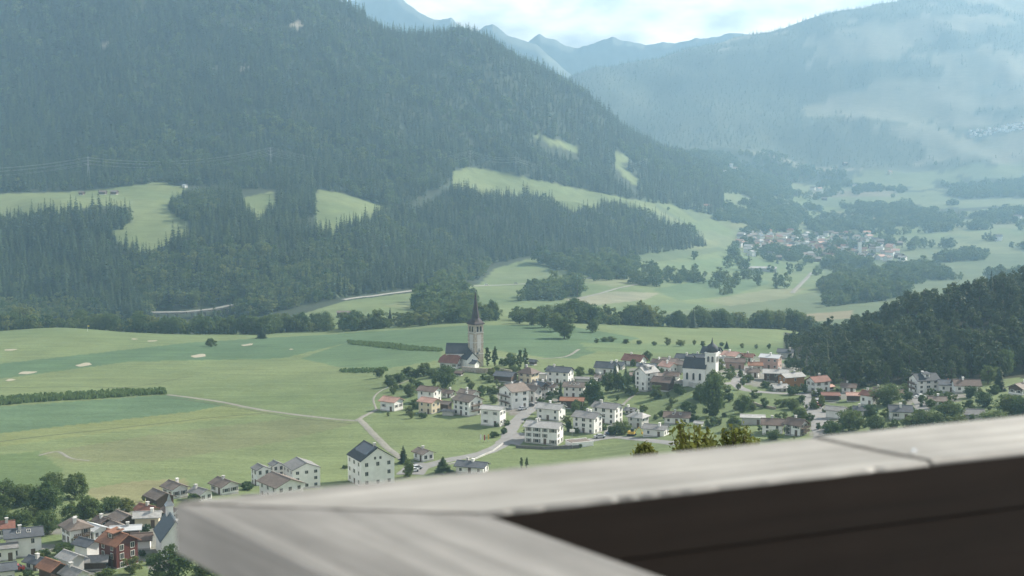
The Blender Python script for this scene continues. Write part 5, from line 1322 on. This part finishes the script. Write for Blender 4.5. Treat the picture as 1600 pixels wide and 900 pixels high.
m = MB(); m.tube((-.2,-.35,2.7),(.2,-.35,2.7),.03); m.tube((-.2,-.35,2.7),(-.2,-.1,2.7),.03); m.tube((.2,-.35,2.7),(.2,-.1,2.7),.03); m.build('ring', PAINT['red'], r)

# ------------------------------------------------------------------ road gallery at the foot of the slope
VIA = mat('old_concrete', (0.20, 0.19, 0.17), 0.9, 0.2, 0.3)
GA = [hit(px, py, 1150) for px, py in ((232, 499), (290, 498), (330, 494), (364, 487))]
ga = empty('road_viaduct', GA[0]); tag(ga, 'pale road viaduct on piers below the wooded slope', 'viaduct')
for a, b in zip(GA[:-1], GA[1:]):
    a0, b0 = a - GA[0], b - GA[0]; d = (b0 - a0); n = Vector((-d.y, d.x, 0)).normalized()*4
    up = Vector((0,0,5.0)); m = MB()
    m.add([a0-n+up, b0-n+up, b0+n+up, a0+n+up, a0-n+up+Vector((0,0,1.6)), b0-n+up+Vector((0,0,1.6)), b0+n+up+Vector((0,0,1.6)), a0+n+up+Vector((0,0,1.6))], [(0,3,2,1),(4,5,6,7),(0,1,5,4),(1,2,6,5),(2,3,7,6),(3,0,4,7)]); m.build('deck', VIA, ga)
    for t_ in (0.25, 0.5, 0.75):
        p = a0.lerp(b0, t_); m = MB(); m.box(p.x-.8, p.x+.8, p.y-2, p.y+2, p.z-8, p.z+5.0); m.build('pier', VIA, ga)

# ------------------------------------------------------------------ power line
def pylon(label, px, py, D, h):
    b = at(px, py, D); z = float(ground(b.x, b.y)); top = b.z
    h = max(h, top - z)
    r = empty('power_pylon', (b.x, b.y, z)); tag(r, label, 'pylon', 'pylons of the power line')
    lv = [0, .3, .55, .72, .86, 1.0]; wd = [.11, .075, .048, .034, .026, .006]; m = MB()
    for k in range(5):
        for c, d_ in (((-1,-1),(1,-1)),((1,-1),(1,1)),((1,1),(-1,1)),((-1,1),(-1,-1))):
            p = Vector((c[0]*wd[k]*h/2, c[1]*wd[k]*h/2, lv[k]*h)); q = Vector((c[0]*wd[k+1]*h/2, c[1]*wd[k+1]*h/2, lv[k+1]*h)); q2 = Vector((d_[0]*wd[k+1]*h/2, d_[1]*wd[k+1]*h/2, lv[k+1]*h))
            m.tube(p, q, .16, .14, 4); m.tube(p, q2, .10, .10, 4)
    m.build('lattice', METAL, r)
    ends = []
    for zq, wq in ((.72,.16),(.86,.13),(.97,.09)):
        m = MB(); m.tube((-wq*h,0,zq*h),(wq*h,0,zq*h),.14,.14,4); m.tube((-wq*h,0,zq*h),(0,0,zq*h+.05*h),.09,.09,4); m.tube((wq*h,0,zq*h),(0,0,zq*h+.05*h),.09,.09,4); m.build('cross_arm', METAL, r)
        for sx in (-1, 1): ends.append(Vector((b.x + sx*wq*h, b.y, z + zq*h)))
    return ends
WIRE = mat('aluminium_wire', (0.55, 0.55, 0.54), 0.35, 0.05, 1.0, metal=0.7)
PY = [pylon('lattice power pylon left of the shelf meadow', -220, 250, 1830, 30), pylon('lattice power pylon beside the hay barns', 138, 264, 1900, 34), pylon('lattice power pylon above the shelf meadow spruces', 423, 250, 2020, 34),
      pylon('lattice power pylon at the top of the sloping meadow', 735, 258, 2420, 34), pylon('lattice power pylon on the sloping right hand meadow', 806, 262, 2500, 30), pylon('lattice power pylon beyond the sloping meadow', 1010, 290, 3050, 30)]
for k, (A, B) in enumerate(zip(PY[:-1], PY[1:])):
    wr = empty('power_line', A[0]); tag(wr, ['wires crossing the left edge of the forest', 'wires sagging above the shelf meadow barns', 'long sagging wires between shelf meadow and sloping meadow', 'short wires above the sloping meadow', 'wires running down the valley beyond the sloping meadow'][k], 'power line', 'spans of the power line')
    for a, b in zip(A, B):
        m = MB(); n = 16; sag = (b - a).length * 0.045; prev = None
        for i in range(n + 1):
            t_ = i / n; p = a.lerp(b, t_) - Vector((0, 0, 4*sag*t_*(1-t_))) - A[0]
            if prev is not None: m.tube(prev, p, .085, .085, 3)
            prev = p
        m.build('wire', WIRE, wr)

# ------------------------------------------------------------------ distant villages: small houses, each its own thing
PROTO = []
for k, (wc, rc, l, w, h, pt) in enumerate((('w','b',11,9,6,28),('w','p',12,9,5.5,26),('g','n',13,10,5,26),('w','s',10,9,7,30),('y','r',11,10,6,28),('b','n',12,9,4.5,28),('w','l',11,9,6.5,24))):
    m, _ = gable_walls(l, w, h, pt); r_, _ = gable_roof(l, w, h, pt, 0.7)
    PROTO.append((m.mesh('far_wall', WALL[wc]), r_.mesh('far_roof', ROOF[rc])))
def far_house(px, py, k, label, group, dmin, sc=1.0):
    g0 = hit(px, py, dmin); r = empty('distant_house', g0, random.uniform(-0.9, 0.9)); r.scale = (sc, sc, sc); tag(r, label, 'house', group)
    link('wall', PROTO[k][0], r); link('roof', PROTO[k][1], r)
random.seed(21)
ATV = []
while len(ATV) < 135:
    px = random.gauss(1270, 72); py = 386 + (px - 1265) * 0.05 + random.gauss(0, 10)
    if not (1145 < px < 1415 and 364 < py < 409): continue
    if any(abs(px-a) < 7 and abs(py-b) < 3.2 for a, b in ATV): continue
    ATV.append((px, py))
for px, py in sorted(ATV, key=lambda a: -a[1]): far_house(px, py, random.randrange(7), 'small house in the hazy distant village on the valley floor', 'houses of the distant village', 1500, 1.25)
for k, (px, py) in enumerate(((1096,271),(1102,272),(1124,271),(1130,272),(1136,271),(1165,272),(1172,272),(1180,274),(1186,276),(1195,277))): far_house(px, py, (0,1,3,6)[k % 4], 'white speck of a house in the hazy hamlet up the valley', 'houses of the hazy hamlet', 2500, 1.3)
for k, (px, py) in enumerate(((1270,297),(1280,298),(1328,290),(1336,294),(1342,298),(1288,313),(1222,324),(1172,322),(1105,326),(1590,342),(1560,376),(1390,272),(1320,258))): far_house(px, py, k % 7, 'scattered farmhouse on the far valley floor', 'scattered far farmhouses', 2500, 1.3)
random.seed(5); SV = []
while len(SV) < 34:
    px = random.uniform(1515, 1600); py = 212 - (px - 1515)*0.16 + random.uniform(-6, 4)
    if any(abs(px-a) < 4 and abs(py-b) < 3 for a, b in SV): continue
    SV.append((px, py))
for px, py in SV: far_house(px, py, random.choice((0, 3, 6, 2)), 'white house of the village on the far right mountainside', 'houses on the far mountainside', 4000, 0.9)
g0 = hit(1343, 400, 1500); r = empty('distant_church', g0, 0.4); tag(r, 'slender white church tower in the hazy distant village', 'church')
m = MB(); m.box(-2.6, 2.6, -2.6, 2.6, -2, 27); m.build('tower', WALL['w'], r); m = MB(); m.loft([[(2.8*a, 2.8*b, 27) for a, b in ((-1,-1),(1,-1),(1,1),(-1,1))], [(.05*a, .05*b, 34) for a, b in ((-1,-1),(1,-1),(1,1),(-1,1))]]); m.build('spire', ROOF['n'], r)
m, _ = gable_walls(18, 9, 8, 35); m2 = m.build('nave', WALL['w'], r, (-10, 3, 0)); q, _ = gable_roof(18, 9, 8, 35, .5); q.build('roof', ROOF['n'], m2)
g0 = hit(1142, 268, 2500); r = empty('distant_chapel', g0, 0.4); tag(r, 'tiny white church among the trees of the hazy hamlet', 'church')
m = MB(); m.box(-4, 4, -4, 4, -2, 22); m.build('tower', WALL['w'], r); m, _ = gable_walls(20, 10, 9, 35); m2 = m.build('nave', WALL['w'], r, (11, 3, 0)); q, _ = gable_roof(20, 10, 9, 35, .5); q.build('roof', ROOF['n'], m2)

# ------------------------------------------------------------------ the balcony railing in front of the camera
HB = 0.35
def on_plane(px, py, dz=0.0):
    r_ = ray(px, py); k = (-HB + dz) / r_.z; return Vector((r_.x*k, r_.y*k))
A = on_plane(272, 784)                 # outer corner
E1 = on_plane(1600, 650); E2 = on_plane(1600, 705)
I = on_plane(762, 801)                 # inner corner
d1 = (E1 - A).normalized(); d2 = (on_plane(515, 900) - A).normalized()
def line_x(p, d, q, e):
    den = d.x*e.y - d.y*e.x; t_ = ((q.x-p.x)*e.y - (q.y-p.y)*e.x) / den; return p + d*t_
rail = empty('balcony_railing', (A.x, A.y, -HB - 1.0)); tag(rail, 'weathered grey wooden railing corner in the foreground', 'railing')
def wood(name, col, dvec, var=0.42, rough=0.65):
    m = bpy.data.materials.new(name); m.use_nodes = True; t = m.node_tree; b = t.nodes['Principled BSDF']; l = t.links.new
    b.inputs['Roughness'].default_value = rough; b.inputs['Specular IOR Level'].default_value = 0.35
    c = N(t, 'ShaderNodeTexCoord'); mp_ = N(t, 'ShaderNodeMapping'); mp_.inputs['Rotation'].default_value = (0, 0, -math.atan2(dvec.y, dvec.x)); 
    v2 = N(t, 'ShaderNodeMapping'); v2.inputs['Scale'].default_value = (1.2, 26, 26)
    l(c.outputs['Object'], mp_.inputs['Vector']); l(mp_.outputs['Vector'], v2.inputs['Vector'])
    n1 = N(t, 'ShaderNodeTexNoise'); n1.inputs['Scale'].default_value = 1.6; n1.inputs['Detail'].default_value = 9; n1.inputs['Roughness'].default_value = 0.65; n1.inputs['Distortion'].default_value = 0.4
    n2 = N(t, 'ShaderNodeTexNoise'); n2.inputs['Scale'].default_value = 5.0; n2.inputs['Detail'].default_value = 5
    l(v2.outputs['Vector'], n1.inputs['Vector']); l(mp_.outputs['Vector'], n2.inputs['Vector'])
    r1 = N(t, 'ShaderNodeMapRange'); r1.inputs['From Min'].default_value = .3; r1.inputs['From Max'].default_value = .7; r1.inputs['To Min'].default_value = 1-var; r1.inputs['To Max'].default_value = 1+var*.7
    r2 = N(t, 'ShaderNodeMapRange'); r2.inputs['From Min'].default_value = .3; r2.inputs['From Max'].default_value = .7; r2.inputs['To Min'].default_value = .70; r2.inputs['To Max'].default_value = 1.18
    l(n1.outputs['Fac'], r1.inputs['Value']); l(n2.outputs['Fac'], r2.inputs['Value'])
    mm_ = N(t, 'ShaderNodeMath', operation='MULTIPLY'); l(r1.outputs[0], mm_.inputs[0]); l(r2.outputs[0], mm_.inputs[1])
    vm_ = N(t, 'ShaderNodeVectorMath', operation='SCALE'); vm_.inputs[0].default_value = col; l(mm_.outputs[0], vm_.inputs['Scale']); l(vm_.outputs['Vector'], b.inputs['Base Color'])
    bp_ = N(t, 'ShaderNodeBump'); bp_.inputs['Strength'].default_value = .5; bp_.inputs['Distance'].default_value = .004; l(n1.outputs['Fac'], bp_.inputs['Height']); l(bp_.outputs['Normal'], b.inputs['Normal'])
    return m
W1 = wood('weathered_board_a', (0.285, 0.278, 0.26), d1); W2 = wood('weathered_board_b', (0.205, 0.20, 0.19), d2); WD = wood('shaded_brown_boards', (0.026, 0.018, 0.013), d1, 0.3, 0.8)  # boards under the rails: shade there is put into their dark brown
def plank(name, quad, z0, z1, material, seed, bev=0.004, n=46):
    """board with softened, slightly chipped edges: quad = near-left, near-right, far-right, far-left"""
    a, b, c, d = [Vector((p.x, p.y)) for p in quad]; rg = random.Random(seed); V = []; cols = 7
    m = MB(); off = Vector((A.x, A.y, -HB - 1.0))
    prof = [(0, z0), (0, z1-bev), (bev, z1), (0.25, z1), (0.5, z1), (0.75, z1), (-bev, z1), (1, z1-bev), (1, z0)]
    wdt = (d - a).length
    for i in range(n + 1):
        t_ = i / n; p, q = a.lerp(b, t_), d.lerp(c, t_); e = (q - p).normalized(); ww = (q - p).length
        j0 = rg.gauss(0, .0009); j1 = rg.gauss(0, .0009)
        if rg.random() < .05: j0 += rg.uniform(0, .003)
        for (s_, z) in prof:
            dist = (s_*ww if 0.01 < s_ <= 1 else (s_ if s_ >= 0 else ww + s_)) if s_ not in (0, 1) else s_*ww
            if s_ == bev: dist = bev
            k = j0 if dist < ww*.1 else (-j1 if dist > ww*.9 else 0)
            w_ = p + e*(dist + k); V.append((w_.x - off.x, w_.y - off.y, z - off.z + (0.0 if z != z1 else -0.0008*math.sin(s_*3.14))))
    k = len(prof); m.v = V
    m.f = [(i*k+j, (i+1)*k+j, (i+1)*k+j+1, i*k+j+1) for i in range(n) for j in range(k-1)] + [((i)*k+k-1, (i+1)*k+k-1, (i+1)*k, i*k) for i in range(n)]
    m.f += [tuple(range(k)), tuple(n*k + q for q in reversed(range(k)))]; m.m = [0]*len(m.f)
    return m.build(name, material, rail)
T = 0.048
far_end = A + d1 * 3.4
n1v = Vector((d1.y, -d1.x)); w1 = (E2 - A).dot(n1v)
I1 = line_x(A + n1v*w1, d1, I, (A - I))
J0 = on_plane(1272, 684); J1 = on_plane(1436, 717)
J0 = line_x(A, d1, J0, (J1-J0)); J1 = line_x(A + n1v*w1, d1, J0, (J1-J0))
g_ = d1 * 0.0035
plank('top_board', [I1, J1 - g_, J0 - g_, A], -HB - 0.005, -HB, W1, 1)
plank('top_board', [J1 + g_, far_end + n1v*w1, far_end, J0 + g_], -HB - 0.005, -HB + 0.0015, W1, 2)
n2v = Vector((-d2.y, d2.x)); w2 = (I1 - A).dot(n2v)
e2 = d2 * 2.2
gap = n1v * 0.003
plank('top_board', [A + e2 + gap, I1 + d2*((e2.length) - (I1-A).dot(d2)) + gap, I1 + gap, A + gap], -HB - T, -HB - 0.001, W2, 3)
m = MB(); sp_ = on_plane(1428, 708); m.tube((sp_.x - A.x, sp_.y - A.y, 1.0), (sp_.x - A.x, sp_.y - A.y, 1.004), .0035, .003, 12); m.build('screw', mat('bright_screw', (0.8, 0.8, 0.8), 0.2, 0.02, 1.0, metal=1.0), rail)
# boards of the parapet under the rails, lying lengthwise
def strip(p, q, z0, z1, th, material):
    d = (q - p).normalized(); n_ = Vector((d.y, -d.x)) * th / 2; m = MB(); o = Vector((A.x, A.y))
    m.prism([tuple(v - o) for v in (p + n_, q + n_, q - n_, p - n_)][::-1], z0 + HB + 1.0, z1 + HB + 1.0)
    m.build('side_board', material, rail)
strip(I1 + d1*0.012 - n1v*0.008, far_end + n1v*(w1-0.008), -HB - 0.062, -HB - 0.0055, 0.012, WD)  # fascia over the rail's inner edge, shade put into its colour
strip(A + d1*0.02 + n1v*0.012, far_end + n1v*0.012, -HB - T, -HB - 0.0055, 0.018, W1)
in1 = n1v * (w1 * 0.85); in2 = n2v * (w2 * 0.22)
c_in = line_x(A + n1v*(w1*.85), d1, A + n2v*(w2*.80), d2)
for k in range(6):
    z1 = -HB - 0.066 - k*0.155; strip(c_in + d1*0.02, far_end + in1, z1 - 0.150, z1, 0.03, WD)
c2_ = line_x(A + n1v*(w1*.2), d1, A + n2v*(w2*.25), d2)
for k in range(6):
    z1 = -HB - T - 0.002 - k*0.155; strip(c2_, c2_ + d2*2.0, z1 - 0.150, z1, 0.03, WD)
for p in (A + d1*0.11 + d2*0.12, A + d1*1.7 + n1v*w1*0.4, A + d2*1.6 + n2v*w2*.5):
    m = MB(); m.box(p.x-A.x-.045, p.x-A.x+.045, p.y-A.y-.045, p.y-A.y+.045, -0.05, 1.0 - T - .003); m.build('post', WD, rail)
deck = empty('balcony_deck', (A.x, A.y, -HB - 1.0)); tag(deck, 'dark board floor behind the railing', 'deck')
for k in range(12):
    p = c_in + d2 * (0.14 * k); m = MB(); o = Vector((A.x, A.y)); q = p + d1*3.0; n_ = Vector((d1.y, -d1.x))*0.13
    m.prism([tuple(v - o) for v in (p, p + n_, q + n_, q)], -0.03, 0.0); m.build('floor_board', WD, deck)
# ------------------------------------------------------------------ the air: fine blue haze and a paler, forward-scattering dust
hz = MB().box(-5600, 5600, -400, 8400, -400, 760).build('haze', [])
tag(hz, kind='stuff')
hm = bpy.data.materials.new('valley_haze'); hm.use_nodes = True
t = hm.node_tree; t.nodes.clear()
o_ = N(t, 'ShaderNodeOutputMaterial'); ad = N(t, 'ShaderNodeAddShader')
for k, (c, d, g_) in enumerate((((0.20, 0.61, 1.0, 1), 1.0e-4, 0.0), ((0.95, 0.97, 0.93, 1), 0.50e-4, 0.80))):
    pv = N(t, 'ShaderNodeVolumePrincipled')
    pv.inputs['Color'].default_value = c
    pv.inputs['Density'].default_value = d
    pv.inputs['Anisotropy'].default_value = g_
    t.links.new(pv.outputs['Volume'], ad.inputs[k])
t.links.new(ad.outputs[0], o_.inputs['Volume'])
hz.data.materials.append(hm)
